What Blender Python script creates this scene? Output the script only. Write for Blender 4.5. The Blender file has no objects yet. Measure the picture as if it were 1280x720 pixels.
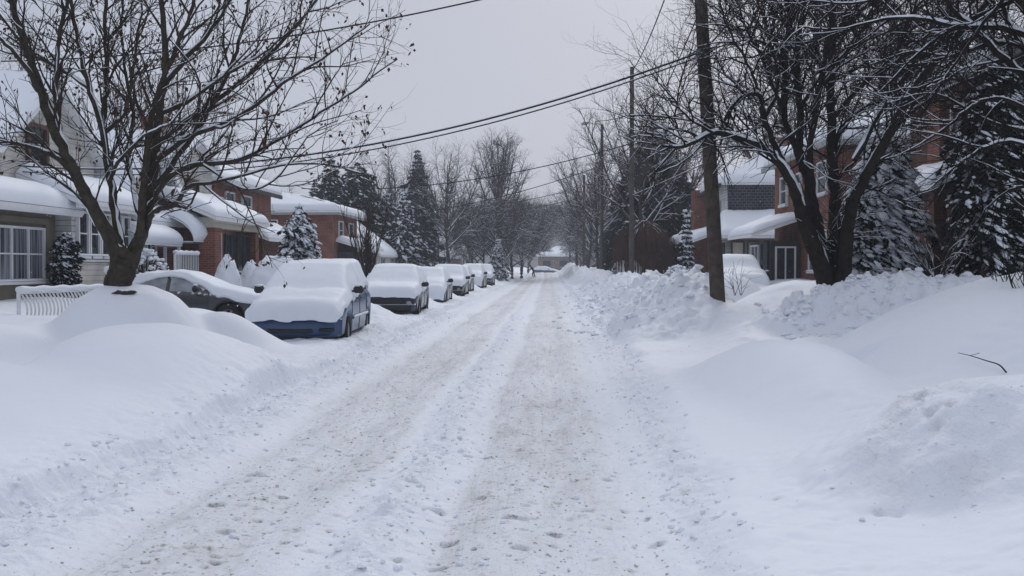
import bpy, math, random
import numpy as np
from mathutils import Vector
sc = bpy.context.scene
C = sc.collection
rad = math.radians
F = 1244.0           # focal length of the photograph in its own pixels
VPX, HY = 686.0, 332.0   # where the road vanishes, and the horizon
CAMZ = 1.7

def wx(px, Y): return (px - VPX) * Y / F
def wz(py, Y): return CAMZ + (HY - py) * Y / F

# ------------------------------------------------------------------ noise
def _hsh(ix, iy, s):
    n = (ix * 374761393 + iy * 668265263 + s * 974711 + 12345) & 0x7fffffff
    n = ((n ^ (n >> 13)) * 1274126177) & 0x7fffffff
    n = ((n ^ (n >> 15)) * 668265263) & 0x7fffffff
    n = n ^ (n >> 16)
    return (n & 0xffff) / 32767.5 - 1.0
def vn(x, y, s=0):
    x, y = np.broadcast_arrays(np.asarray(x, float), np.asarray(y, float))
    ix = np.floor(x).astype(np.int64); iy = np.floor(y).astype(np.int64)
    fx = x - ix; fy = y - iy
    fx = fx*fx*fx*(fx*(fx*6-15)+10); fy = fy*fy*fy*(fy*(fy*6-15)+10)
    a = _hsh(ix, iy, s); b = _hsh(ix+1, iy, s); c = _hsh(ix, iy+1, s); d = _hsh(ix+1, iy+1, s)
    return (a*(1-fx)+b*fx)*(1-fy) + (c*(1-fx)+d*fx)*fy
def fbm(x, y, s=0, o=4, g=.5):
    r = 0; a = 1; t = 0
    for i in range(o):
        ca, sa = math.cos(.6*i+.3), math.sin(.6*i+.3)
        r = r + a*vn((x*ca-y*sa)*2**i, (x*sa+y*ca)*2**i, s+i*17); t += a; a *= g
    return r/t
def lump(x, y, s=0, o=3):
    r = 0; a = 1; t = 0
    for i in range(o):
        ca, sa = math.cos(.7*i+.5), math.sin(.7*i+.5)
        r = r + a*np.abs(vn((x*ca-y*sa)*2**i, (x*sa+y*ca)*2**i, s+i*31)); t += a; a *= .5
    return r/t
def ss(a, b, x):
    t = np.clip((x-a)/(b-a), 0, 1); return t*t*(3-2*t)
def smax(a, b, k=.25):
    h = np.clip(.5+.5*(a-b)/k, 0, 1)
    return b*(1-h)+a*h + k*h*(1-h)
def bump(X, Y, cx, cy, rx, ry, h, p=2.0, rot=0.0):
    c, s = math.cos(rot), math.sin(rot)
    u = ((X-cx)*c+(Y-cy)*s)/rx; v = (-(X-cx)*s+(Y-cy)*c)/ry
    return h*np.exp(-(u*u+v*v)**(p/2))

# ------------------------------------------------------------------ mesh helper
class MB:
    def __init__(s): s.v = []; s.f = []; s.n = 0
    def add(s, v, f):
        v = np.asarray(v, float).reshape(-1, 3)
        if isinstance(f, np.ndarray): s.f.append(f + s.n)
        else:
            by = {}
            for q in f: by.setdefault(len(q), []).append(q)
            for k in by: s.f.append(np.array(by[k], int) + s.n)
        s.v.append(v); s.n += len(v)
    def box(s, x0, x1, y0, y1, z0, z1):
        x0, x1 = min(x0, x1), max(x0, x1); y0, y1 = min(y0, y1), max(y0, y1); z0, z1 = min(z0, z1), max(z0, z1)
        v = [(x0,y0,z0),(x1,y0,z0),(x1,y1,z0),(x0,y1,z0),(x0,y0,z1),(x1,y0,z1),(x1,y1,z1),(x0,y1,z1)]
        s.add(v, [(0,3,2,1),(4,5,6,7),(0,1,5,4),(1,2,6,5),(2,3,7,6),(3,0,4,7)]); return s
    def rbox(s, x0, x1, y0, y1, z0, z1, r=.02):      # box with chamfered edges
        x0, x1 = min(x0, x1), max(x0, x1); y0, y1 = min(y0, y1), max(y0, y1); z0, z1 = min(z0, z1), max(z0, z1)
        r = min(r, (x1-x0)*.45, (y1-y0)*.45, (z1-z0)*.45)
        def ring(z, i): return [(x0+i+r,y0+i,z),(x1-i-r,y0+i,z),(x1-i,y0+i+r,z),(x1-i,y1-i-r,z),(x1-i-r,y1-i,z),(x0+i+r,y1-i,z),(x0+i,y1-i-r,z),(x0+i,y0+i+r,z)]
        v = ring(z0, r*.9)+ring(z0+r, 0)+ring(z1-r, 0)+ring(z1, r*.9); f = []
        for k in range(3):
            for i in range(8): j = (i+1) % 8; f.append((k*8+i, k*8+j, k*8+8+j, k*8+8+i))
        f.append(tuple(range(7, -1, -1))); f.append(tuple(range(24, 32)))
        s.add(v, f); return s
    def grid(s, P, close=False):                      # P (n,m,3)
        n, m = P.shape[:2]
        i = np.arange(n-1)[:, None]; j = np.arange(m if close else m-1)[None, :]
        j2 = (j+1) % m
        a = i*m+j; b = i*m+j2; c = (i+1)*m+j2; d = (i+1)*m+j
        s.add(P.reshape(-1, 3), np.stack([a, b, c, d], -1).reshape(-1, 4)); return s
    def slab(s, A, B, Cc, D, t):                      # quad given a thickness t downwards
        q = [Vector(p) for p in (A, B, Cc, D)]
        dn = Vector((0, 0, -t))
        v = [tuple(p) for p in q] + [tuple(p+dn) for p in q]
        s.add(v, [(0,1,2,3),(7,6,5,4),(0,4,5,1),(1,5,6,2),(2,6,7,3),(3,7,4,0)]); return s
    def tube(s, pts, r, k=8, cap=True):
        pts = np.asarray(pts, float); n = len(pts)
        r = np.full(n, r) if np.isscalar(r) else np.asarray(r, float)
        s.tubes(pts[None], r[None], k, cap); return s
    def tubes(s, P, R, k, cap=False):                 # P (c,n,3), R (c,n)
        c, n = P.shape[:2]
        T = np.gradient(P, axis=1); T /= np.linalg.norm(T, axis=2, keepdims=True)+1e-9
        T0 = T.mean(axis=1, keepdims=True)
        ref = np.where(np.abs(T0[..., 2:3]) > .9, np.array([1., 0, 0]), np.array([0, 0, 1.]))
        ref = np.broadcast_to(ref, T.shape)
        A = np.cross(T, ref); A /= np.linalg.norm(A, axis=2, keepdims=True)+1e-9
        B = np.cross(A, T)
        th = np.arange(k)*2*math.pi/k
        V = P[:, :, None]+R[:, :, None, None]*(np.cos(th)[None, None, :, None]*A[:, :, None]+np.sin(th)[None, None, :, None]*B[:, :, None])
        ci = np.arange(c)[:, None, None]*n*k; i = np.arange(n-1)[None, :, None]*k; j = np.arange(k)[None, None, :]; j2 = (j+1) % k
        F_ = np.stack([ci+i+j, ci+i+j2, ci+i+k+j2, ci+i+k+j], -1).reshape(-1, 4)
        s.add(V.reshape(-1, 3), F_)
        if cap and k > 2:
            base = s.n - c*n*k
            for q in range(c):
                s.f.append(np.array([[base+q*n*k+x for x in range(k-1, -1, -1)]]))
                s.f.append(np.array([[base+q*n*k+(n-1)*k+x for x in range(k)]]))
    def blobs(s, pos, scl, seed=0, jit=.12):          # many small rounded lumps
        pos = np.asarray(pos, float); scl = np.asarray(scl, float)
        if len(pos) == 0: return s
        N = len(pos); rg = np.random.RandomState(seed)
        tv, tf = BLOB
        V = np.broadcast_to(tv, (N,)+tv.shape) * (1+rg.uniform(-jit, jit, (N, len(tv), 1)))
        a = rg.uniform(0, 6.283, N); ca, sa = np.cos(a)[:, None], np.sin(a)[:, None]
        V = V*scl[:, None, :]
        X = V[..., 0]*ca-V[..., 1]*sa; Y = V[..., 0]*sa+V[..., 1]*ca
        V = np.stack([X, Y, V[..., 2]], -1)+pos[:, None]
        Fz = (tf[None]+np.arange(N)[:, None, None]*len(tv)).reshape(-1, 3)
        s.add(V.reshape(-1, 3), Fz); return s
    def oblobs(s, pos, dr, ln, wd, th, seed=0, jit=.15):   # lumps drawn out along a direction
        N = len(pos); rg = np.random.RandomState(seed); tv, tf = BLOB
        V = np.broadcast_to(tv, (N,)+tv.shape)*(1+rg.uniform(-jit, jit, (N, len(tv), 1)))
        up = np.array([0, 0, 1.]); sd = np.cross(dr, up); sd /= np.linalg.norm(sd, axis=1, keepdims=True)+1e-9; nn = np.cross(sd, dr)
        V = V[..., 0:1]*dr[:, None]*ln[:, None, None]+V[..., 1:2]*sd[:, None]*wd[:, None, None]+V[..., 2:3]*nn[:, None]*th[:, None, None]+pos[:, None]
        s.add(V.reshape(-1, 3), (tf[None]+np.arange(N)[:, None, None]*len(tv)).reshape(-1, 3)); return s
    def rhombs(s, pos, dr, ln, wd, seed=0):           # leaf-sized faces: base pos, direction, length, width
        N = len(pos); rg = np.random.RandomState(seed)
        q = rg.normal(size=(N, 3)); sd = np.cross(dr, q); sd /= np.linalg.norm(sd, axis=1, keepdims=True)+1e-9
        mid = pos+dr*ln[:, None]*.45
        V = np.stack([pos, mid+sd*wd[:, None], pos+dr*ln[:, None], mid-sd*wd[:, None]], 1)
        s.add(V.reshape(-1, 3), (np.arange(4)[None]+np.arange(N)[:, None]*4)); return s
    def build(s, name, mat, parent=None, smooth=False, local=False, attrs=None):
        me = bpy.data.meshes.new(name)
        V = np.concatenate(s.v) if s.v else np.zeros((0, 3))
        if parent is not None and not local:
            r = parent
            while r.parent is not None: r = r.parent
            V = V - np.array(r.location)
        me.vertices.add(len(V)); me.vertices.foreach_set('co', V.astype(np.float32).ravel())
        nl = sum(f.size for f in s.f); npoly = sum(len(f) for f in s.f)
        me.loops.add(nl); me.polygons.add(npoly)
        if npoly:
            me.loops.foreach_set('vertex_index', np.concatenate([f.ravel() for f in s.f]).astype(np.int32))
            tot = np.concatenate([np.full(len(f), f.shape[1]) for f in s.f])
            st = np.concatenate([[0], np.cumsum(tot)[:-1]])
            me.polygons.foreach_set('loop_start', st.astype(np.int32))
            me.polygons.foreach_set('use_smooth', np.full(npoly, smooth))
        if attrs:
            for k, a in attrs.items():
                at = me.attributes.new(k, 'FLOAT', 'POINT'); at.data.foreach_set('value', np.asarray(a, np.float32))
        me.update(calc_edges=True)
        for m in (mat if isinstance(mat, (list, tuple)) else [mat]): me.materials.append(m)
        o = bpy.data.objects.new(name, me); C.objects.link(o)
        if parent is not None: o.parent = parent
        return o
def _mkblob():
    v = [(1,0,0),(-1,0,0),(0,1,0),(0,-1,0),(0,0,1),(0,0,-1)]
    f = [(0,2,4),(2,1,4),(1,3,4),(3,0,4),(2,0,5),(1,2,5),(3,1,5),(0,3,5)]
    v = [Vector(x) for x in v]; e = {}; nf = []
    def mid(a, b):
        k = (min(a, b), max(a, b))
        if k not in e: v.append(((v[a]+v[b])/2).normalized()); e[k] = len(v)-1
        return e[k]
    for a, b, c in f:
        ab, bc, ca = mid(a, b), mid(b, c), mid(c, a)
        nf += [(a, ab, ca), (ab, b, bc), (ca, bc, c), (ab, bc, ca)]
    return np.array([tuple(x) for x in v]), np.array(nf)
BLOB = _mkblob()

def tag(o, label=None, cat=None, group=None, kind=None):
    if label: o['label'] = label
    if cat: o['category'] = cat
    if group: o['group'] = group
    if kind: o['kind'] = kind
    return o
def thing(name, loc, label, cat, group=None, rz=0):
    o = bpy.data.objects.new(name, None); C.objects.link(o); o.location = loc; o.rotation_euler = (0, 0, rz)
    o.empty_display_size = .2
    return tag(o, label, cat, group)
KIDS = {}
def copy_tree(o, parent=None):
    c = o.copy(); C.objects.link(c)
    if parent is not None: c.parent = parent
    for ch in [x for x in bpy.data.objects if x.parent == o]: copy_tree(ch, c)
    return c

# ------------------------------------------------------------------ materials
def mat(name, col, rough=.7, spec=.3, metal=0, bump=None, var=None, dust=None, coat=0):
    """bump=(scale,strength,dist) var=(scale,amount) dust=snow clinging to upward faces (threshold)"""
    m = bpy.data.materials.new(name); m.use_nodes = True; nt = m.node_tree; N = nt.nodes; L = nt.links
    b = N['Principled BSDF']; b.inputs['Roughness'].default_value = rough; b.inputs['Metallic'].default_value = metal
    b.inputs['Specular IOR Level'].default_value = spec; b.inputs['Base Color'].default_value = (*col, 1)
    if coat: b.inputs['Coat Weight'].default_value = coat
    tc = N.new('ShaderNodeTexCoord'); src = None
    if var:
        n = N.new('ShaderNodeTexNoise'); n.inputs['Scale'].default_value = var[0]; n.inputs['Detail'].default_value = 5; n.inputs['Roughness'].default_value = .65
        L.new(tc.outputs['Object'], n.inputs['Vector'])
        mr = N.new('ShaderNodeMapRange'); mr.inputs['From Min'].default_value = .3; mr.inputs['From Max'].default_value = .7
        mr.inputs['To Min'].default_value = 1-var[1]; mr.inputs['To Max'].default_value = 1+var[1]
        L.new(n.outputs['Fac'], mr.inputs['Value'])
        mx = N.new('ShaderNodeMix'); mx.data_type = 'RGBA'; mx.blend_type = 'MULTIPLY'; mx.inputs['Factor'].default_value = 1
        mx.inputs['A'].default_value = (*col, 1); L.new(mr.outputs['Result'], mx.inputs['B'])
        src = mx.outputs['Result']; L.new(src, b.inputs['Base Color'])
    if dust is not None:
        g = N.new('ShaderNodeNewGeometry'); sp = N.new('ShaderNodeSeparateXYZ'); L.new(g.outputs['Normal'], sp.inputs[0])
        n = N.new('ShaderNodeTexNoise'); n.inputs['Scale'].default_value = 9; n.inputs['Detail'].default_value = 4
        L.new(tc.outputs['Object'], n.inputs['Vector'])
        ad = N.new('ShaderNodeMath'); ad.operation = 'ADD'; L.new(sp.outputs['Z'], ad.inputs[0]); L.new(n.outputs['Fac'], ad.inputs[1])
        mr = N.new('ShaderNodeMapRange'); mr.inputs['From Min'].default_value = dust; mr.inputs['From Max'].default_value = dust+.12
        L.new(ad.outputs[0], mr.inputs['Value'])
        mx = N.new('ShaderNodeMix'); mx.data_type = 'RGBA'; L.new(mr.outputs['Result'], mx.inputs['Factor'])
        if src: L.new(src, mx.inputs['A'])
        else: mx.inputs['A'].default_value = (*col, 1)
        mx.inputs['B'].default_value = (.8, .83, .88, 1)
        L.new(mx.outputs['Result'], b.inputs['Base Color'])
    if bump:
        n = N.new('ShaderNodeTexNoise'); n.inputs['Scale'].default_value = bump[0]; n.inputs['Detail'].default_value = 6; n.inputs['Roughness'].default_value = .6
        L.new(tc.outputs['Object'], n.inputs['Vector'])
        bp = N.new('ShaderNodeBump'); bp.inputs['Strength'].default_value = bump[1]; bp.inputs['Distance'].default_value = bump[2]
        L.new(n.outputs['Fac'], bp.inputs['Height']); L.new(bp.outputs['Normal'], b.inputs['Normal'])
    return m
def wall_mat(name, kind, c1, c2, mortar, scale=1.0, dark=1.0):
    m = bpy.data.materials.new(name); m.use_nodes = True; nt = m.node_tree; N = nt.nodes; L = nt.links
    b = N['Principled BSDF']; b.inputs['Roughness'].default_value = .85; b.inputs['Specular IOR Level'].default_value = .2
    tc = N.new('ShaderNodeTexCoord'); sp = N.new('ShaderNodeSeparateXYZ'); L.new(tc.outputs['Object'], sp.inputs[0])
    ad = N.new('ShaderNodeMath'); ad.operation = 'ADD'; L.new(sp.outputs['X'], ad.inputs[0]); L.new(sp.outputs['Y'], ad.inputs[1])
    cb = N.new('ShaderNodeCombineXYZ'); L.new(ad.outputs[0], cb.inputs['X']); L.new(sp.outputs['Z'], cb.inputs['Y'])
    br = N.new('ShaderNodeTexBrick'); L.new(cb.outputs[0], br.inputs['Vector']); br.inputs['Scale'].default_value = 1
    br.inputs['Color1'].default_value = (*c1, 1); br.inputs['Color2'].default_value = (*c2, 1); br.inputs['Mortar'].default_value = (*mortar, 1)
    if kind == 'brick': w, h, ms = .21, .075, .008
    elif kind == 'siding': w, h, ms = 30.0, .14, .012
    else: w, h, ms = .3, .19, .012
    br.inputs['Brick Width'].default_value = w*scale; br.inputs['Row Height'].default_value = h*scale; br.inputs['Mortar Size'].default_value = ms
    br.inputs['Mortar Smooth'].default_value = .3
    n = N.new('ShaderNodeTexNoise'); n.inputs['Scale'].default_value = 1.7; n.inputs['Detail'].default_value = 6; L.new(tc.outputs['Object'], n.inputs['Vector'])
    mr = N.new('ShaderNodeMapRange'); mr.inputs['From Min'].default_value = .3; mr.inputs['From Max'].default_value = .7; mr.inputs['To Min'].default_value = .75; mr.inputs['To Max'].default_value = 1.2
    L.new(n.outputs['Fac'], mr.inputs['Value'])
    mx = N.new('ShaderNodeMix'); mx.data_type = 'RGBA'; mx.blend_type = 'MULTIPLY'; mx.inputs['Factor'].default_value = 1
    L.new(br.outputs['Color'], mx.inputs['A']); L.new(mr.outputs['Result'], mx.inputs['B']); L.new(mx.outputs['Result'], b.inputs['Base Color'])
    bp = N.new('ShaderNodeBump'); bp.inputs['Strength'].default_value = .6; bp.inputs['Distance'].default_value = .012; bp.invert = True
    L.new(br.outputs['Fac'], bp.inputs['Height']); L.new(bp.outputs['Normal'], b.inputs['Normal'])
    return m
def snow_ground_mat(name):
    m = bpy.data.materials.new(name); m.use_nodes = True; nt = m.node_tree; N = nt.nodes; L = nt.links
    b = N['Principled BSDF']; b.inputs['Roughness'].default_value = .65; b.inputs['Specular IOR Level'].default_value = .25
    tc = N.new('ShaderNodeTexCoord'); at = N.new('ShaderNodeAttribute'); at.attribute_name = 'dirt'
    rg = N.new('ShaderNodeAttribute'); rg.attribute_name = 'rough'
    def noise(sc_, d=5, r=.6, stretch=None):
        n = N.new('ShaderNodeTexNoise'); n.inputs['Scale'].default_value = sc_; n.inputs['Detail'].default_value = d; n.inputs['Roughness'].default_value = r
        if stretch:
            mp = N.new('ShaderNodeMapping'); mp.inputs['Scale'].default_value = stretch; L.new(tc.outputs['Object'], mp.inputs['Vector']); L.new(mp.outputs[0], n.inputs['Vector'])
        else: L.new(tc.outputs['Object'], n.inputs['Vector'])
        return n.outputs['Fac']
    def mr(v, a, b_, c, d):
        r = N.new('ShaderNodeMapRange'); L.new(v, r.inputs['Value'])
        for k, x in zip(('From Min', 'From Max', 'To Min', 'To Max'), (a, b_, c, d)): r.inputs[k].default_value = x
        return r.outputs['Result']
    def mth(op, a, b_):
        q = N.new('ShaderNodeMath'); q.operation = op
        for i, x in enumerate((a, b_)):
            if isinstance(x, (int, float)): q.inputs[i].default_value = x
            else: L.new(x, q.inputs[i])
        return q.outputs[0]
    crumbs = mr(noise(20, 4, .8), .55, .66, 0, 1)
    streak = mr(noise(7, 5, .65, (1, .16, 1)), .4, .7, 0, 1)
    broad = mr(noise(1.3, 3, .6, (1, .3, 1)), .3, .65, .45, 1)
    f = mth('MULTIPLY', at.outputs['Fac'], mth('MULTIPLY', broad, mth('ADD', mth('MULTIPLY', crumbs, .75), mth('ADD', mth('MULTIPLY', streak, .30), .20))))
    mx = N.new('ShaderNodeMix'); mx.data_type = 'RGBA'; L.new(mth('MINIMUM', f, 1.0), mx.inputs['Factor'])
    mx.inputs['A'].default_value = (.82, .85, .91, 1); mx.inputs['B'].default_value = (.33, .305, .28, 1)
    L.new(mx.outputs['Result'], b.inputs['Base Color'])
    b1 = N.new('ShaderNodeBump'); b1.inputs['Distance'].default_value = .045; L.new(noise(13, 5, .6), b1.inputs['Height']); L.new(mth('ADD', mth('MULTIPLY', rg.outputs['Fac'], .75), .07), b1.inputs['Strength'])
    b2 = N.new('ShaderNodeBump'); b2.inputs['Distance'].default_value = .05; b2.inputs['Strength'].default_value = .12; L.new(noise(3.0, 4, .5, (1, 2.6, 1)), b2.inputs['Height']); L.new(b2.outputs['Normal'], b1.inputs['Normal'])
    b3 = N.new('ShaderNodeBump'); b3.inputs['Distance'].default_value = .03; L.new(noise(26, 3, .5, (1, .035, 1)), b3.inputs['Height']); L.new(mth('MULTIPLY', at.outputs['Fac'], .45), b3.inputs['Strength']); L.new(b1.outputs['Normal'], b3.inputs['Normal'])
    L.new(b3.outputs['Normal'], b.inputs['Normal'])
    return m
M = {}
M['snowg'] = snow_ground_mat('snow_ground')
M['snow'] = mat('fresh_snow', (.81, .845, .905), .6, .25, bump=(14, .35, .03))
M['snowcar'] = mat('car_snow', (.81, .845, .905), .6, .25, bump=(11, .3, .02), var=(3, .03))
M['bark'] = mat('bark', (.052, .043, .033), .95, .1, bump=(26, 1.0, .02), var=(7, .5))
M['barkdark'] = mat('bark_dark', (.024, .020, .017), .95, .1, bump=(26, 1.0, .02), var=(7, .45))
M['twig'] = mat('twig', (.042, .033, .028), .9, .1, var=(3, .4))
M['twigdark'] = mat('twig_dark', (.020, .017, .016), .9, .1, var=(3, .35))
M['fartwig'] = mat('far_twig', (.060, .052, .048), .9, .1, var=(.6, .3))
M['leaf'] = mat('dead_leaf', (.070, .032, .022), .9, .1, var=(8, .5))
M['weep'] = mat('weeping_twig', (.085, .048, .036), .9, .1, var=(1.2, .35))
M['needle'] = mat('needles', (.016, .021, .018), .9, .1, var=(2, .5))
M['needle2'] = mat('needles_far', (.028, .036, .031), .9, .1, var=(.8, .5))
M['pole'] = mat('pole_wood', (.075, .061, .049), .9, .15, bump=(30, .8, .01), var=(5, .4))
M['polegrey'] = mat('pole_grey', (.085, .078, .072), .9, .15, var=(3, .3))
M['wire'] = mat('wire', (.02, .02, .022), .7, .2)
M['metal'] = mat('grey_metal', (.35, .36, .38), .5, .4, metal=.6)
M['white'] = mat('white_paint', (.72, .73, .74), .6, .3, var=(3, .08))
M['cream'] = mat('cream_paint', (.55, .52, .44), .7, .3, var=(2, .12))
M['stucco'] = mat('stucco', (.20, .175, .14), .95, .1, bump=(60, .8, .01), var=(2, .15))
M['glass'] = mat('window_glass', (.03, .034, .04), .05, .35, var=(2.2, .8), bump=(1.5, .15, .02))
M['curtain'] = mat('curtained_glass', (.20, .215, .24), .25, .5, var=(6, .25))
M['curtain'] = mat('curtained_glass', (.15, .165, .19), .2, .5)
_n = M['curtain'].node_tree; _m = _n.nodes.new('ShaderNodeMapping'); _m.inputs['Scale'].default_value = (9, 9, .25); _t = _n.nodes.new('ShaderNodeTexCoord'); _x = _n.nodes.new('ShaderNodeTexNoise'); _x.inputs['Scale'].default_value = 1.6; _x.inputs['Detail'].default_value = 3
_r = _n.nodes.new('ShaderNodeValToRGB'); _r.color_ramp.elements[0].position = .38; _r.color_ramp.elements[0].color = (.035, .04, .05, 1); _r.color_ramp.elements[1].position = .62; _r.color_ramp.elements[1].color = (.27, .29, .33, 1)
_n.links.new(_t.outputs['Object'], _m.inputs[0]); _n.links.new(_m.outputs[0], _x.inputs['Vector']); _n.links.new(_x.outputs['Fac'], _r.inputs[0]); _n.links.new(_r.outputs[0], _n.nodes['Principled BSDF'].inputs['Base Color'])
M['clod'] = mat('dirty_snow_clods', (.56, .535, .51), .9, .1, var=(9, .3))
M['beige'] = mat('blind', (.36, .33, .27), .7, .3, var=(3, .2))
M['brown'] = mat('brown_trim', (.09, .05, .04), .7, .3)
M['darktrim'] = mat('dark_trim', (.045, .047, .05), .7, .3, var=(2, .3))
M['greytrim'] = mat('grey_trim', (.32, .33, .34), .7, .3, var=(2, .1))
M['shingle'] = mat('roof_shingle', (.08, .075, .072), .95, .1, var=(4, .4), bump=(40, .6, .01))
M['brick'] = wall_mat('red_brick', 'brick', (.26, .090, .056), (.18, .064, .043), (.22, .19, .165))
M['brickdark'] = wall_mat('dark_shaded_brick', 'brick', (.13, .050, .034), (.09, .036, .026), (.10, .085, .075))  # darker copy of the red brick; carries the shade on the near right house
M['creamsid'] = wall_mat('cream_siding', 'siding', (.56, .54, .49), (.53, .51, .47), (.40, .385, .35))
M['greensid'] = wall_mat('pale_green_siding', 'siding', (.50, .53, .38), (.48, .51, .36), (.32, .34, .25))
M['whitesid'] = wall_mat('white_siding', 'siding', (.60, .61, .60), (.58, .59, .58), (.3, .3, .3))
M['darksid'] = wall_mat('dark_shakes', 'shake', (.06, .06, .065), (.04, .04, .044), (.20, .21, .23), .75)
M['greysid'] = wall_mat('grey_siding', 'siding', (.25, .24, .22), (.23, .22, .20), (.12, .12, .11))
M['tan'] = wall_mat('tan_brick', 'brick', (.23, .18, .14), (.19, .15, .12), (.2, .18, .16))
M['tyre'] = mat('tyre', (.022, .022, .024), .9, .2, dust=1.35)
M['rim'] = mat('rim', (.28, .29, .31), .45, .5, metal=.5, dust=1.45)
M['under'] = mat('underbody', (.012, .012, .014), .9, .1)
M['black'] = mat('black_plastic', (.018, .019, .021), .55, .4)
M['lamp'] = mat('headlamp', (.30, .31, .33), .15, .6)
M['chrome'] = mat('chrome', (.55, .56, .58), .25, .5, metal=.9)
def paint(name, col): return mat(name, col, .35, .5, coat=.4, var=(5, .10), dust=1.12)
M['frost'] = mat('frosted_glass', (.26, .28, .31), .4, .4, var=(2.2, .45))
M['skin'] = mat('skin', (.35, .2, .15), .6)
M['cloth'] = mat('dark_coat', (.02, .022, .03), .9, .1)
M['jeans'] = mat('dark_trousers', (.03, .035, .05), .9, .1)
M['hill'] = mat('wooded_hill', (.12, .115, .11), .95, .05, var=(.03, .5), bump=(.2, 1, 3))
M['blue'] = mat('blue_plastic', (.04, .07, .16), .6)
# ------------------------------------------------------------------ terrain
def xl_(Y): return -3.55 + .22*vn(Y/2.7, 0, 3) + .10*vn(Y/.8, 0, 4) - .35*ss(8, 4, Y)
def xr_(Y): return .93 + .62*ss(3.5, 17, Y) - .3*ss(18, 24, Y) + .10*vn(Y/3.7, 0, 5) + .04*vn(Y/.9, 0, 6)
_rp = random.Random(5)
PITS = []
for (px, py, sx) in [(608,574,1.2),(545,643,1.5),(560,680,1.4),(650,656,1.2),(452,592,1.1),(311,598,1.6),(262,640,1.6),(275,672,1.4),(363,578,1.2),(636,655,1),
                     (372,553,1.2),(545,712,1.2),(584,573,1.2),(650,693,1.2),(512,612,1),(600,625,1.2),(430,523,1),(455,515,1),(700,560,1),(760,600,1),(735,640,1),(820,680,1.2),(693,668,1.3),(630,530,1),(588,520,1)]:
    Y = CAMZ*F/(py-HY); PITS.append((wx(px, Y), Y, .036*sx, .024*sx, .032))
for i in range(420):
    y = math.exp(_rp.uniform(math.log(5.5), math.log(30))); x = _rp.choice([_rp.gauss(-2.0, .45), _rp.gauss(.1, .55)])
    PITS.append((x, y, _rp.uniform(.015, .034), _rp.uniform(.012, .030), _rp.uniform(.008, .022)))
LANES = (-2.55, -1.85, -1.3, -.62, .12, .62)
CARS_Y = [(19.2, 24.8), (29.3, 34.4), (39.5, 44.2), (47.2, 52), (54.4, 59.3), (64, 69), (71.5, 76.3), (96, 101)]

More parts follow.
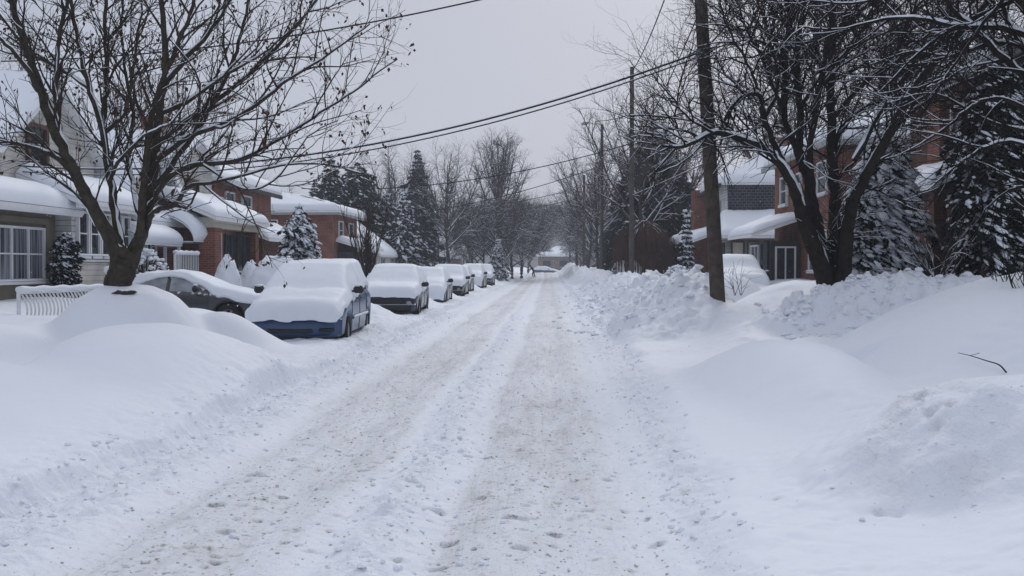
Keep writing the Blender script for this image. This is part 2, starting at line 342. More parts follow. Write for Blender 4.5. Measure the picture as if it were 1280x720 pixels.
def H(X, Y, fine=True):
    X, Y = np.broadcast_arrays(X, Y)
    near = ss(45, 30, Y)
    xl = xl_(Y); xr = xr_(Y)
    # plowed road with worn tracks and loose snow between
    z = .02*fbm(X*1.5, Y*.5, 11, 3)
    wob = .07*vn(Y/3.1, 0, 21)
    z = z + .018*(.6+.8*vn(Y*.6, 0, 19))*np.exp(-((X+.98-wob)/.22)**2) + .05*np.exp(-((X+3.05+wob)/.35)**2) + .045*np.exp(-((X-1.05-wob)/.22)**2) + .02*np.exp(-((X+.2-wob)/.14)**2)
    for l in LANES: z = z - .034*np.exp(-((X-l-wob*.8)/.13)**2)
    loose = np.clip(ss(-2.6, -3.0, X)*.9 + np.exp(-((X+1.0-wob)/.24)**2) + ss(.8, 1.1, X), 0, 1)
    z = z + near*(.012+.058*loose)*lump(X*4.5, Y*4, 31, 3) + near*(.006+.052*loose)*lump(X*9, Y*8, 33, 3) + near*.010*fbm(X*14, Y*9, 34, 2)
    # left bank and parking lane
    L = ss(.08, -.10, X-xl)
    xl2 = xl+.05*vn(X*0, Y*4, 57)+.03*vn(X*0, Y*11, 58); e1 = .13*ss(0, -.07, X-xl2) + .12*ss(-.15, -.8, X-xl)
    lane = ss(16.5, 19.5, Y)
    base = e1*(1-.35*lane) + .05*fbm(X*.8, Y*.8, 41, 3)*L
    base = base + L*(.55*ss(-6.4, -8.4, X) + .2*ss(-8.8, -11.5, X))
    rl = L*ss(-6.6, -5.6, X)*lane
    base = base + rl*(.14*lump(X*1.6, Y*1.6, 43, 3)+.05*near*lump(X*6, Y*6, 45, 3))
    gap = np.zeros_like(base)
    for i, (a, b) in enumerate(CARS_Y[:-1]):
        c = (b+CARS_Y[i+1][0])/2; gap = gap + np.exp(-((Y-c)/1.3)**2)
    base = base + .42*gap*ss(-3.9, -5.0, X)*ss(-7.0, -6.0, X)
    M1 = bump(X, Y, -5.25, 12.6, 1.55, 2.3, 1.0, 2.6, .25) + .16*bump(X, Y, -3.95, 13.6, .55, .9, 1, 2)
    M1 = smax(M1, bump(X, Y, -6.6, 10.2, 1.8, 1.7, .80, 2.2), .3)
    M1 = smax(M1, bump(X, Y, -4.6, 9.2, 1.0, 1.6, .45, 2), .3)
    MT = bump(X, Y, -6.85, 16.0, 1.45, 1.15, 1.42, 2.7)+.10*fbm(X*1.3, Y*1.3, 55, 3)*bump(X, Y, -6.85, 16, 2, 1.6, 1)
    MT = smax(MT, bump(X, Y, -5.6, 16.6, 1.1, .9, .95, 2.2), .2)
    MT = smax(MT, bump(X, Y, -9.0, 14.6, 2.3, 1.5, .85, 2.2), .2)
    MT = smax(MT, bump(X, Y, -5.2, 16.9, .9, 1.0, .62, 2), .2)
    cf = bump(X, Y, -3.72, 13.3, .45, .55, 1, 3); M1 = M1+cf*.10*(lump(X*5, Y*5, 54, 3)-.3)
    hl = smax(smax(base, M1-.02, .25), MT-.02, .2)
    drv = ss(23.2, 24.2, Y)*ss(29, 28, Y)*ss(-6.2, -7, X); hl = hl*(1-drv)+drv*(.25+.1*fbm(X, Y, 47, 3))
    hl = hl + L*(.05*fbm(X*.55, Y*.55, 51, 3)) + L*near*(.016*fbm(X*2.6, Y*2.6, 52, 4)+ss(-1.1, -.1, X-xl)*.07*lump(X*6, Y*6, 53, 3))
    # right bank
    R = ss(-.14, .24, X-xr+.06*vn(X*0, Y*3, 60))
    xr2 = xr+.03*vn(X*0, Y*5, 59); f1 = .02+.018*ss(0, .04, X-xr2) + .20*ss(.05, 1.7, X-xr) + .22*ss(.9, 2.4, X-xr)
    far = ss(19, 23, Y)
    ridge = (.68+.42*vn(Y/4.3, 0, 61)+.25*vn(Y/1.7, 0, 62))*np.exp(-(np.abs(X-3.05-.3*vn(Y/6, 0, 63))/1.15)**2.4)
    br = f1 + far*ridge*ss(xr-.9, xr+1.2, X)*1.0
    br = br + R*(.5*ss(4.6, 6.5, X)*far) + R*.25*ss(6.5, 9, X)
    G = bump(X, Y, 2.85, 11.6, 1.0, 3.4, .86, 2.2, .06)                       # smooth verge ridge
    G = smax(G, bump(X, Y, 2.5, 23.0, 1.1, 2.6, .98, 2.2, -.1), .2)            # mound before the pole
    G = smax(G, bump(X, Y, 4.0, 20.6, 1.3, 1.6, .95, 2), .2)
    B = bump(X, Y, 7.6, 13.4, 3.9, 3.1, 1.66, 3, .12)                        # big smooth lawn drift
    B = smax(B, bump(X, Y, 12.5, 10.5, 5, 4.5, 1.5, 2.2), .3)
    K = bump(X, Y, 7.0, 19.3, 3.2, 1.25, 1.50, 2.6, .10)                      # shovelled bank
    K = smax(K, bump(X, Y, 11.5, 19.0, 3.2, 1.4, 1.6, 2.4), .2)
    D = bump(X, Y, 3.45, 6.9, 1.65, 1.3, .94, 3.0, .15)                      # dirty mound
    D = smax(D, bump(X, Y, 5.4, 7.2, 1.7, 1.5, .95, 2.2), .3)
    hr = br
    hr = smax(hr, G-.03, .22)
    tr = bump(X, Y, 3.95+.15*vn(Y, 0, 66), 13.5, .38, 3.8, .26, 3)
    hr = hr - tr*ss(9, 10.5, Y)
    rgh = ss(.35, .9, K)
    hr = smax(hr, K + rgh*.30*(lump(X*2.2, Y*2.2, 71, 3)-.3)+rgh*.34*(lump(X*4, Y*4, 73, 3)-.3), .15)
    hr = smax(hr, B-.02+B*.06*fbm(X*.7, Y*.7, 79, 3), .12)
    hr = smax(hr, bump(X, Y, 6.6, 25.2, 2.5, 2.4, 1.32, 2.2)+.08*fbm(X, Y, 95, 3), .25)
    hr = smax(hr, smax(bump(X, Y, 9.2, 27.5, 2.0, 2.6, 1.5, 2.2), bump(X, Y, 5.1, 28.6, 1.5, 1.8, 1.45, 2.2), .2), .25)
    hr = smax(hr, bump(X, Y, 6.6, 33.2, 1.5, 1.5, 1.25, 2.4), .2)
    dm = np.exp(-(((X-2.6)/.66)**2+((Y-6.35)/.75)**2)**1.5)
    hr = smax(hr, D + dm*(.13*fbm(X*2.6, Y*2.6, 75, 3)+.05*lump(X*7, Y*7, 76, 3)), .12)
    ck = .13*ss(.55, .75, fbm(X*.9+3, Y*.7, 77, 2)+.5)                         # broken crust edges
    hr = hr - ck*np.exp(-((X-3.7)/.5)**2)*ss(8, 9, Y)*ss(19, 17, Y)
    lum = far*np.exp(-(np.abs(X-2.6)/1.6)**3)
    hr = hr + R*(.04*fbm(X*.8, Y*.6, 81, 3)) + R*lum*(.46*(lump(X*1.5, Y*1.3, 83, 3)-.25)+near*.22*lump(X*4.5, Y*4.5, 85, 3))
    hr = hr + R*near*(.014*fbm(X*2.8, Y*2.8, 86, 4)+.05*(1-rgh)*ss(.1, .5, fbm(X*.5, Y*.5, 88, 2))*lump(X*5, Y*5, 89, 3))
    hr = hr + near*.28*(lump(X*4, Y*4, 87, 3))*bump(X, Y, 2.55, 20.2, .75, .7, 1, 3)
    # combine
    h = z*(1-L)*(1-R) + hl*L + hr*R
    h = h + (1-L*.3)*.75*ss(112, 128, Y)*ss(185, 150, Y)*(.5+.6*lump(X*.35, Y*.2, 99, 3))
    # far away: flatten, hills handled elsewhere
    wide = ss(30, 60, np.abs(X)); h = h*(1-wide*.3)
    rough = np.clip((1-L)*(1-R)*(.45+.55*loose) + rl*.9 + L*ss(-1.2, 0, X-xl)*.5 + rgh*R*.9 + lum*R*.9 + dm*1.0, 0, 1)
    trk = np.clip((1.12*ss(-2.8, -2.5, X-wob)*ss(-1.25, -1.55, X-wob) + 1.12*ss(-.75, -.5, X-wob)*ss(.85, .35, X-wob))*(.85+.3*vn(X*1.3, Y*.35, 22)) + .06, 0, 1.4)
    dirt = trk*(1-L)*(1-R)*ss(180, 100, Y)*1.0 + R*lum*.20*np.clip(fbm(X*.7, Y*.7, 91, 2)+.3, 0, 1) + R*.9*dm*np.clip(fbm(X*1.6, Y*1.6, 93, 3)*2+.35, 0, 1)
    return h, rough, dirt

def pits(X, Y, h, dirt):
    for (px, py, sx, sy, d) in PITS:
        m = (np.abs(X-px) < .3) & (np.abs(Y-py) < .3)
        if not m.any(): continue
        q = np.exp(-(((X[m]-px)/sx)**2+((Y[m]-py)/sy)**2)**1.6)
        rim = np.exp(-(((X[m]-px)/(sx*1.8))**2+((Y[m]-py-sy)/(sy*1.6))**2))
        h[m] += -d*q*1.7 + .3*d*rim; dirt[m] += 1.2*q+.3*rim
    for (px, py, s_) in [(2.47, 6.85, .035), (2.47, 6.7, .03), (2.44, 6.45, .035), (2.43, 6.32, .035), (2.56, 6.42, .035), (1.95, 5.9, .035), (2.02, 5.85, .03)]:
        m = (np.abs(X-px) < .3) & (np.abs(Y-py) < .3)
        if not m.any(): continue
        q = np.exp(-(((X[m]-px)/s_)**2+((Y[m]-py)/s_)**2)); h[m] -= .05*q; dirt[m] += 1.2*q

def geo(a, b, s0, g):
    r = [a]; s = s0
    while r[-1] < b: r.append(r[-1]+s); s *= g
    r[-1] = b; return r
XR = list(np.arange(-4.1, 2.001, .028))
XRt = geo(2.0, 12, .035, 1.008)[1:] + geo(12, 420, .2, 1.12)[1:]
XLt = [-x for x in geo(4.1, 12, .035, 1.01)[1:]] + [-x for x in geo(12, 420, .25, 1.12)[1:]]
Yn = list(np.exp(np.linspace(math.log(3.2), math.log(42), 820)))
Yf = list(np.exp(np.linspace(math.log(41.7), math.log(150), 150)))
Yff = geo(150, 1600, 3, 1.15)
Yb = [-y for y in geo(0, 90, .4, 1.08)][::-1] + list(np.arange(.35, 3.3, .1))
def sheet(mb, at, xs, ys, skirt=False):
    X, Y = np.meshgrid(np.array(xs), np.array(ys))
    h, r, d = H(X, Y)
    h = h.copy(); d = d.copy()
    pits(X, Y, h, d)
    if skirt: h[0] -= .12
    mb.grid(np.stack([X, Y, h], -1)); at[0].append(r.ravel()); at[1].append(d.ravel())
def terrain(name, xs):
    mb = MB(); at = ([], [])
    sheet(mb, at, xs, Yn)
    sheet(mb, at, xs[::3]+([xs[-1]] if (len(xs)-1) % 3 else []), Yf, True)
    sheet(mb, at, xs[::3]+([xs[-1]] if (len(xs)-1) % 3 else []), Yff)
    sheet(mb, at, xs[::3]+([xs[-1]] if (len(xs)-1) % 3 else []), Yb)
    o = mb.build(name, M['snowg'], smooth=True, attrs={'rough': np.concatenate(at[0]), 'dirt': np.concatenate(at[1])})
    o['kind'] = 'structure'; return o
XRi = [x for x in XR]
terrain('road', XRi)
XL = sorted(XLt)+[XR[0]]
terrain('ground', XL)
o = terrain('ground', [XR[-1]]+[x for x in XRt if x > XR[-1]])
def gz(x, y): return float(H(np.array([x*1.0]), np.array([y*1.0]))[0][0])

# wooded hill beyond the end of the street
xs = np.linspace(-420, 460, 260); ys = np.linspace(430, 900, 60)
X, Y = np.meshgrid(xs, ys)
hh = (34+9*fbm(X/160, Y/160, 7, 3)-.020*(X-60))*ss(430, 640, Y) + ss(430, 500, Y)*(1.6*fbm(X/7, Y/7, 9, 3)+2.5*np.abs(vn(X/3.2, Y/5, 12)))
mb = MB(); mb.grid(np.stack([X, Y, hh-1.2], -1)); mb.build('hill', M['hill'], smooth=True)['kind'] = 'structure'
# ------------------------------------------------------------------ buildings
def pillow(mb, A, B, Cc, D, T, n=28, m=14, fall=(1, 1, 1, 1), seed=0, out=.06, sag=0.0):
    """snow lying on the quad A-B (eave) C-D (ridge); fall = rounding at eave, B-C, ridge, D-A"""
    A, B, Cc, D = [np.array(p, float) for p in (A, B, Cc, D)]
    u = (1-np.cos(np.linspace(0, math.pi, n)))/2; v = (1-np.cos(np.linspace(0, math.pi, m)))/2
    U, V = np.meshgrid(u, v)
    P = (A*(1-U[..., None])+B*U[..., None])*(1-V[..., None]) + (D*(1-U[..., None])+Cc*U[..., None])*V[..., None]
    wu = np.linalg.norm(B-A); wv = np.linalg.norm(D-A); r = T*1.1
    def edge(d): return np.clip(1-(1-np.clip(d/r, 0, 1))**2.6, 0, 1)**.5
    t = np.ones_like(U)
    if fall[0]: t = t*edge(V*wv)
    if fall[2]: t = t*edge((1-V)*wv)
    if fall[3]: t = t*edge(U*wu)
    if fall[1]: t = t*edge((1-U)*wu)
    ns = 1+.34*fbm(U*wu*.7+seed, V*wv*.7, seed, 4)
    T_ = T*.85; P[..., 2] += .012 + T_*t*ns + .02*t*fbm(U*wu*4, V*wv*4, seed+2, 2)
    # let the snow hang over the eave a little
    if fall[0]:
        dirv = (A-D)/np.linalg.norm(A-D); k = np.exp(-(V*wv/.12)**2)*t
        P += dirv[None, None]*(out*k*(1+.5*vn(U*wu*2.2, 0, seed+5)))[..., None]
    mb.grid(P)
class House:
    def __init__(s, loc, label, cat='house', name='house', group=None):
        s.r = thing(name, loc, label, cat, group); s.roof = MB(); s.snow = MB(); s.k = 0
    def wall(s, m, *boxes, name='wall'):
        mb = MB()
        for b in boxes: mb.box(*b)
        return mb.build(name, M[m], s.r)
    def gable_wall(s, m, axis, plane, a0, a1, z0, z1, th=.2):   # triangle under a gable; base a0..a1 at z0, apex at z1
        am = (a0+a1)/2; mb = MB()
        p = [(a0, z0), (a1, z0), (am, z1)]
        f = (lambda q, d: (plane+d, q[0], q[1])) if axis == 'x' else (lambda q, d: (q[0], plane+d, q[1]))
        v = [f(q, 0) for q in p]+[f(q, th) for q in p]
        mb.add(v, [(0,1,2),(5,4,3),(0,3,4,1),(1,4,5,2),(2,5,3,0)])
        return mb.build('gable', M[m], s.r)
    def plane(s, A, B, Cc, D, T=.3, t=.12, fall=(1,1,1,1), out=.06, m=14):
        s.k += 7
        s.roof.slab(A, B, Cc, D, t); pillow(s.snow, A, B, Cc, D, T, fall=fall, seed=s.k+int(abs(A[1])*3) % 50, out=out, m=m)
    def gable_x(s, x0, x1, y0, y1, ze, zr, T=.3, ov=.35):          # ridge along X, gable faces the street
        ym = (y0+y1)/2; k = (zr-ze)/(ym-y0)
        s.plane((x0, y0-ov, ze-k*ov), (x1, y0-ov, ze-k*ov), (x1, ym, zr), (x0, ym, zr), T, fall=(1,1,.0,1))
        s.plane((x1, y1+ov, ze-k*ov), (x0, y1+ov, ze-k*ov), (x0, ym, zr), (x1, ym, zr), T, fall=(1,1,.0,1))
    def gable_y(s, x0, x1, y0, y1, ze, zr, T=.3, ov=.35):          # ridge along Y
        xm = (x0+x1)/2; k = (zr-ze)/(xm-x0)
        s.plane((x0-ov, y0, ze-k*ov), (x0-ov, y1, ze-k*ov), (xm, y1, zr), (xm, y0, zr), T, fall=(1,1,0,1))
        s.plane((x1+ov, y1, ze-k*ov), (x1+ov, y0, ze-k*ov), (xm, y0, zr), (xm, y1, zr), T, fall=(1,1,0,1))
    def hip(s, x0, x1, y0, y1, ze, zr, T=.3, ov=.4):
        x0 -= ov; x1 += ov; y0 -= ov; y1 += ov; w = min(x1-x0, y1-y0)/2
        if (x1-x0) <= (y1-y0): R0, R1 = ((x0+x1)/2, y0+w), ((x0+x1)/2, y1-w)
        else: R0, R1 = (x0+w, (y0+y1)/2), (x1-w, (y0+y1)/2)
        a, b, c, d = (x0,y0,ze), (x1,y0,ze), (x1,y1,ze), (x0,y1,ze)
        r0 = (*R0, zr); r1 = (*R1, zr)
        if (x1-x0) <= (y1-y0): F4 = [(a,b,r0,r0),(b,c,r1,r0),(c,d,r1,r1),(d,a,r0,r1)]
        else: F4 = [(a,b,r1,r0),(b,c,r1,r1),(c,d,r0,r1),(d,a,r0,r0)]
        for q in F4: s.plane(*q, T, fall=(1,0,0,0))
    def finish(s, m='white'):
        if s.roof.v:
            o = s.roof.build('roof', M[m], s.r); s.snow.build('roof_snow', M['snow'], o, smooth=True)
        return s.r
    def win(s, axis, plane, a0, a1, z0, z1, sg=1, cols=1, rows=2, frame='white', glass='glass', fw=.06, sill=True):
        mb = MB(); pn = MB()
        def bx(m_, u0, u1, w0, w1, d0, d1):
            if axis == 'x': m_.box(plane+sg*d0, plane+sg*d1, u0, u1, w0, w1)
            else: m_.box(u0, u1, plane+sg*d0, plane+sg*d1, w0, w1)
        bx(mb, a0, a0+fw, z0, z1, .002, .09); bx(mb, a1-fw, a1, z0, z1, .002, .09)
        bx(mb, a0+fw, a1-fw, z0, z0+fw, .002, .088); bx(mb, a0+fw, a1-fw, z1-fw, z1, .002, .088)
        for i in range(1, cols):
            c = a0+(a1-a0)*i/cols; bx(mb, c-fw*.4, c+fw*.4, z0+fw, z1-fw, .003, .075)
        for j in range(1, rows):
            c = z0+(z1-z0)*j/rows; bx(mb, a0+fw, a1-fw, c-fw*.3, c+fw*.3, .003, .068)
        f = mb.build('window', M[frame], s.r)
        bx(pn, a0+fw*.5, a1-fw*.5, z0+fw*.5, z1-fw*.5, .004, .03); pn.build('pane', M[glass], f)
        if sill:
            sl = MB(); bx(sl, a0-.06, a1+.06, z0-.07, z0-.002, .003, .14); sl.build('sill', M[frame], f)
            sn = MB()
            if axis == 'x': pillow(sn, (plane+sg*.14, a0-.05, z0-.002), (plane+sg*.14, a1+.05, z0-.002), (plane+sg*.092, a1+.05, z0-.002), (plane+sg*.092, a0-.05, z0-.002), .06, 12, 6, out=.01)
            else: pillow(sn, (a0-.05, plane+sg*.14, z0-.002), (a1+.05, plane+sg*.14, z0-.002), (a1+.05, plane+sg*.092, z0-.002), (a0-.05, plane+sg*.092, z0-.002), .06, 12, 6, out=.01)
            sn.build('sill_snow', M['snow'], f, smooth=True)
        return f
    def door(s, axis, plane, a0, a1, z0, z1, sg=1, m='white'):
        mb = MB(); hd = MB()
        def bx(m_, u0, u1, w0, w1, d0, d1):
            if axis == 'x': m_.box(plane+sg*d0, plane+sg*d1, u0, u1, w0, w1)
            else: m_.box(u0, u1, plane+sg*d0, plane+sg*d1, w0, w1)
        bx(mb, a0, a1, z0, z1, .003, .04); bx(mb, a0-.08, a0-.002, z0, z1+.08, .003, .09); bx(mb, a1+.002, a1+.08, z0, z1+.08, .003, .09); bx(mb, a0, a1, z1+.002, z1+.08, .003, .09)
        for j in range(2): bx(mb, a0+.12, a1-.12, z0+.2+j*.9, z0+.9+j*.9, .042, .055)
        d = mb.build('door', M[m], s.r); bx(hd, a1-.12, a1-.08, z0+.95, z0+1.08, .045, .1); hd.build('handle', M['chrome'], d)
    def pillar(s, x, y, w, z0, z1, m='brick'):
        mb = MB().box(x-w/2, x+w/2, y-w/2, y+w/2, z0, z1); mb.box(x-w/2-.04, x+w/2+.04, y-w/2-.04, y+w/2+.04, z1+.001, z1+.07)
        mb.build('pillar', M[m], s.r)
    def trim(s, m, *boxes, name='fascia'):
        mb = MB()
        for b in boxes: mb.box(*b)
        mb.build(name, M[m], s.r)
    def chimney(s, x, y, w, z0, z1, m='brick'):
        c = MB().box(x-w/2, x+w/2, y-w*.35, y+w*.35, z0, z1).box(x-w/2-.05, x+w/2+.05, y-w*.35-.05, y+w*.35+.05, z1+.002, z1+.12).build('chimney', M[m], s.r)
        sn = MB(); z = z1+.12; pillow(sn, (x-w/2-.04, y-w*.35-.04, z), (x+w/2+.04, y-w*.35-.04, z), (x+w/2+.04, y+w*.35+.04, z), (x-w/2-.04, y+w*.35+.04, z), .22, 10, 8)
        sn.build('chimney_snow', M['snow'], c, smooth=True)
    def awning(s, x0, x1, y0, y1, z0, z1, m='white', T=.28):   # curved metal hood over a door
        n = 12; a = np.linspace(0, math.pi/2, n); ys = np.linspace(y0, y1, 14)
        rx = x1-x0; rz = z1-z0
        P = np.stack([np.stack([np.full(n, 0)+x0+rx*np.sin(a)**1.0, np.full(n, y), z0+rz*np.cos(a)], -1) for y in ys])
        Q = P.copy(); Q[..., 2] -= .05
        mb = MB(); mb.grid(P); mb.grid(Q[::-1])
        for k in (0, -1):
            mb.grid(np.stack([P[k], Q[k]]))
        for y in (y0+.04, y1-.04): mb.tube([(x0, y, z0-.05), (x1-.04, y, z0-.05)], .02, 6)
        o = mb.build('awning', M[m], s.r)
        U = np.linspace(0, 1, 26); ye = y0+(y1-y0)*U
        edge = (1-(np.abs(2*U-1))**7)**.5
        ve = np.clip(1-np.abs(np.linspace(-1, 1, n))**6, 0, 1)**.5; ve[0] = 1
        S = np.zeros((26, n, 3))
        for i in range(26):
            t = T*edge[i]*ve
            S[i, :, 0] = x0+(rx+t*.6)*np.sin(a); S[i, :, 1] = ye[i]; S[i, :, 2] = z0+.02+rz*np.cos(a)+t*np.cos(a)**.6*1.0
        sn = MB(); sn.grid(S); sn.build('awning_snow', M['snow'], o, smooth=True)
    def rail(s, pts, z0, z1, m='white', gapp=.14, name='railing'):
        mb = MB(); sn = MB()
        for (a, b) in zip(pts[:-1], pts[1:]):
            a = Vector((*a, 0)); b = Vector((*b, 0)); L = (b-a).length
            for z in (z0+.08, z1): mb.tube([(a.x, a.y, z), (b.x, b.y, z)], .03, 6)
            for i in range(int(L/gapp)+1):
                p = a+(b-a)*min(1, i*gapp/L); mb.tube([(p.x, p.y, z0), (p.x, p.y, z1)], .014 if i else .035, 5)
            k = 18; P = np.array([[a.x+(b.x-a.x)*t, a.y+(b.y-a.y)*t, z1+.045] for t in np.linspace(0, 1, k)])
            sn.tube(P, .06+.015*np.sin(np.arange(k)*1.7), 8)
        o = mb.build(name, M[m], s.r); sn.build('rail_snow', M['snow'], o, smooth=True)

# --- left side, nearest first
h = House((-14, 20, .6), 'tan stucco house at the left edge under a deep slab of roof snow')
h.wall('stucco', (-19, -12.4, 13, 24.6, .2, 3.05))
h.win('x', -12.4, 21.7, 23.95, 1.33, 2.62, 1, 3, 2, glass='curtain')
h.win('x', -12.4, 17.6, 19.8, 1.33, 2.62, 1, 3, 2, glass='curtain')
h.trim('stucco', (-12.395, -12.33, 21.45, 21.65, 1.25, 2.7), (-12.395, -12.33, 24.0, 24.2, 1.25, 2.7), (-12.395, -12.33, 21.45, 24.2, 2.702, 2.85), name='window_surround')
h.trim('white', (-12.0, -11.86, 12.7, 24.95, 2.93, 3.09))
h.plane((-11.85, 12.6, 3.1), (-11.85, 25.0, 3.1), (-15.6, 25.0, 4.0), (-15.6, 12.6, 4.0), .5, out=.12)
h.wall('creamsid', (-22, -15.6, 13.2, 23.0, 3.05, 4.6), name='upper_wall')
h.gable_y(-22, -15.6, 13.0, 23.2, 4.6, 7.6, .35)
h.finish()

h = House((-13, 26, .6), 'cream house with steep gable, brown upper window and white sunroom behind the big tree')
h.wall('creamsid', (-23, -13.2, 23.6, 28.5, .2, 4.75))
h.gable_wall('creamsid', 'x', -13.4, 23.6, 28.5, 4.75, 6.45, .2)
h.gable_x(-23, -12.9, 23.5, 28.6, 4.75, 6.6, .3)
h.win('x', -13.2, 24.7, 25.75, 4.05, 5.35, 1, 1, 2, frame='brown', fw=.12)
h.wall('whitesid', (-13.18, -12.0, 24.64, 28.1, .2, 3.35), name='sunroom')
h.wall('creamsid', (-11.998, -11.96, 24.7, 28.1, .2, 1.78), name='sunroom_skirt')
for a in (24.85, 25.5, 26.15, 26.95, 27.5): h.win('x', -12.0, a, a+(.6 if a < 26.5 else .5), 1.95, 3.1, 1, 1, 2)
h.trim('white', (-11.97, -11.9, 24.7, 28.1, 1.8, 1.86), name='ledge')
h.plane((-11.6, 24.2, 3.35), (-11.6, 28.5, 3.35), (-13.19, 28.5, 4.0), (-13.19, 24.2, 4.0), .42, out=.1)
h.trim('white', (-11.72, -11.64, 24.3, 28.4, 3.14, 3.3))
h.finish()

h = House((-12.4, 30.6, .6), 'house with a pale green gable and rounded snowy awning behind the tree fork')
h.wall('greensid', (-22, -12.6, 28.8, 33.0, .2, 4.0))
h.gable_wall('greensid', 'x', -12.8, 28.8, 33.0, 4.0, 5.55, .2)
h.gable_x(-22, -12.2, 28.7, 33.05, 4.0, 5.7, .3)
h.win('x', -12.6, 30.3, 31.3, 3.75, 4.5, 1, 2, 1)
h.plane((-11.9, 28.7, 3.05), (-11.9, 33.0, 3.05), (-12.59, 33.0, 3.4), (-12.59, 28.7, 3.4), .3)
h.door('x', -12.6, 29.2, 30.0, .9, 2.6); h.win('x', -12.6, 30.6, 31.4, 1.5, 2.5, 1, 2, 2)
h.wall('brick', (-12.59, -12.3, 31.6, 32.8, .2, 3.0), name='brick_pier')
h.awning(-12.55, -11.55, 27.9, 31.0, 2.35, 2.75)
for b_ in ((-11.66, -11.58, 30.85, 30.93, .5, 2.3), (-11.66, -11.58, 28.0, 28.08, .5, 2.3), (-12.1, -12.02, 30.85, 30.93, .5, 2.3)): h.trim('white', b_, name='awning_post')
h.rail([(-11.0, 28.9), (-11.0, 30.9)], 1.3, 2.05)
h.finish()

h = House((-12.6, 35, .6), 'cream gabled house with a brick pillared porch, snowy porch roof and curved awning beside it')
h.wall('creamsid', (-22, -12.6, 33.15, 36.85, .2, 5.35))
h.gable_wall('creamsid', 'x', -12.8, 33.15, 36.85, 5.35, 6.0, .2)
h.gable_x(-22, -12.3, 33.3, 36.7, 5.42, 6.15, .3)
h.win('x', -12.6, 34.1, 35.3, 3.75, 4.75, 1, 1, 2, frame='brown')
h.wall('brick', (-12.59, -12.3, 33.2, 36.8, .2, 3.0), name='porch_back_wall')
h.wall('brick', (-11.2, -10.9, 32.4, 36.7, .3, 1.35), name='porch_wall')
h.pillar(-11.05, 32.1, .55, .3, 2.85); h.pillar(-11.05, 36.7, .4, .3, 2.85)
h.win('x', -11.1, 32.5, 33.2, 1.45, 2.8, 1, 1, 1, frame='cream'); h.win('x', -11.1, 33.6, 36.4, 1.45, 2.8, 1, 4, 1, frame='darktrim')
h.trim('cream', (-11.35, -10.8, 31.8, 37.0, 2.93, 3.26), (-10.79, -10.65, 31.5, 37.3, 3.1, 3.24))
h.plane((-10.6, 31.4, 3.27), (-10.6, 37.5, 3.27), (-12.59, 37.5, 4.1), (-12.59, 31.4, 4.1), .33, out=.08)
h.awning(-12.5, -11.15, 30.9, 32.75, 2.5, 3.35)
h.finish()

h = House((-12.8, 41, .6), 'two storey red brick house with two narrow upper windows, left of the snow laden spruce')
h.wall('brick', (-22, -12.8, 37.7, 45.5, .2, 5.0))
h.hip(-22, -12.8, 37.7, 45.5, 5.05, 6.9, .35)
h.trim('darktrim', (-12.45, -12.35, 37.35, 45.85, 4.78, 4.94))
h.win('x', -12.8, 38.9, 40.0, 3.75, 4.65); h.win('x', -12.8, 41.0, 42.3, 3.75, 4.65)
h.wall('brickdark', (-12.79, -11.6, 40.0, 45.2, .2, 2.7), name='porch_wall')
h.plane((-11.2, 39.5, 2.8), (-11.2, 45.6, 2.8), (-12.79, 45.6, 3.4), (-12.79, 39.5, 3.4), .35)
h.chimney(-16, 40, .9, 6, 7.6); h.finish()

h = House((-14, 58, .6), 'red brick house with a broad snow covered hip roof beside the young bare tree')
h.wall('brick', (-22, -12.2, 55.8, 63.0, .2, 4.75))
h.hip(-22, -12.2, 55.8, 63.0, 4.8, 5.8, .36, .5)
h.trim('greytrim', (-22.4, -11.8, 55.32, 55.4, 4.55, 4.72), (-11.8, -11.72, 55.4, 63.4, 4.55, 4.72))
h.win('x', -12.2, 57.3, 58.5, 3.2, 4.3); h.win('x', -12.2, 60.2, 61.5, 3.2, 4.3); h.win('y', 55.8, -16.5, -15.3, 3.2, 4.3, -1)
h.wall('darktrim', (-12.19, -10.9, 57.0, 62.6, .2, 2.5), name='porch_wall')
h.win('x', -10.9, 58.0, 61.5, 1.2, 2.3, 1, 4, 1, frame='darktrim')
h.plane((-10.5, 56.6, 2.7), (-10.5, 63, 2.7), (-12.19, 63, 3.2), (-12.19, 56.6, 3.2), .35)
h.trim('white', (-18, -17.6, 55.6, 55.78, 2.0, 2.6), name='meter_box'); h.chimney(-18.4, 59.5, .9, 5.5, 7.2); h.finish()

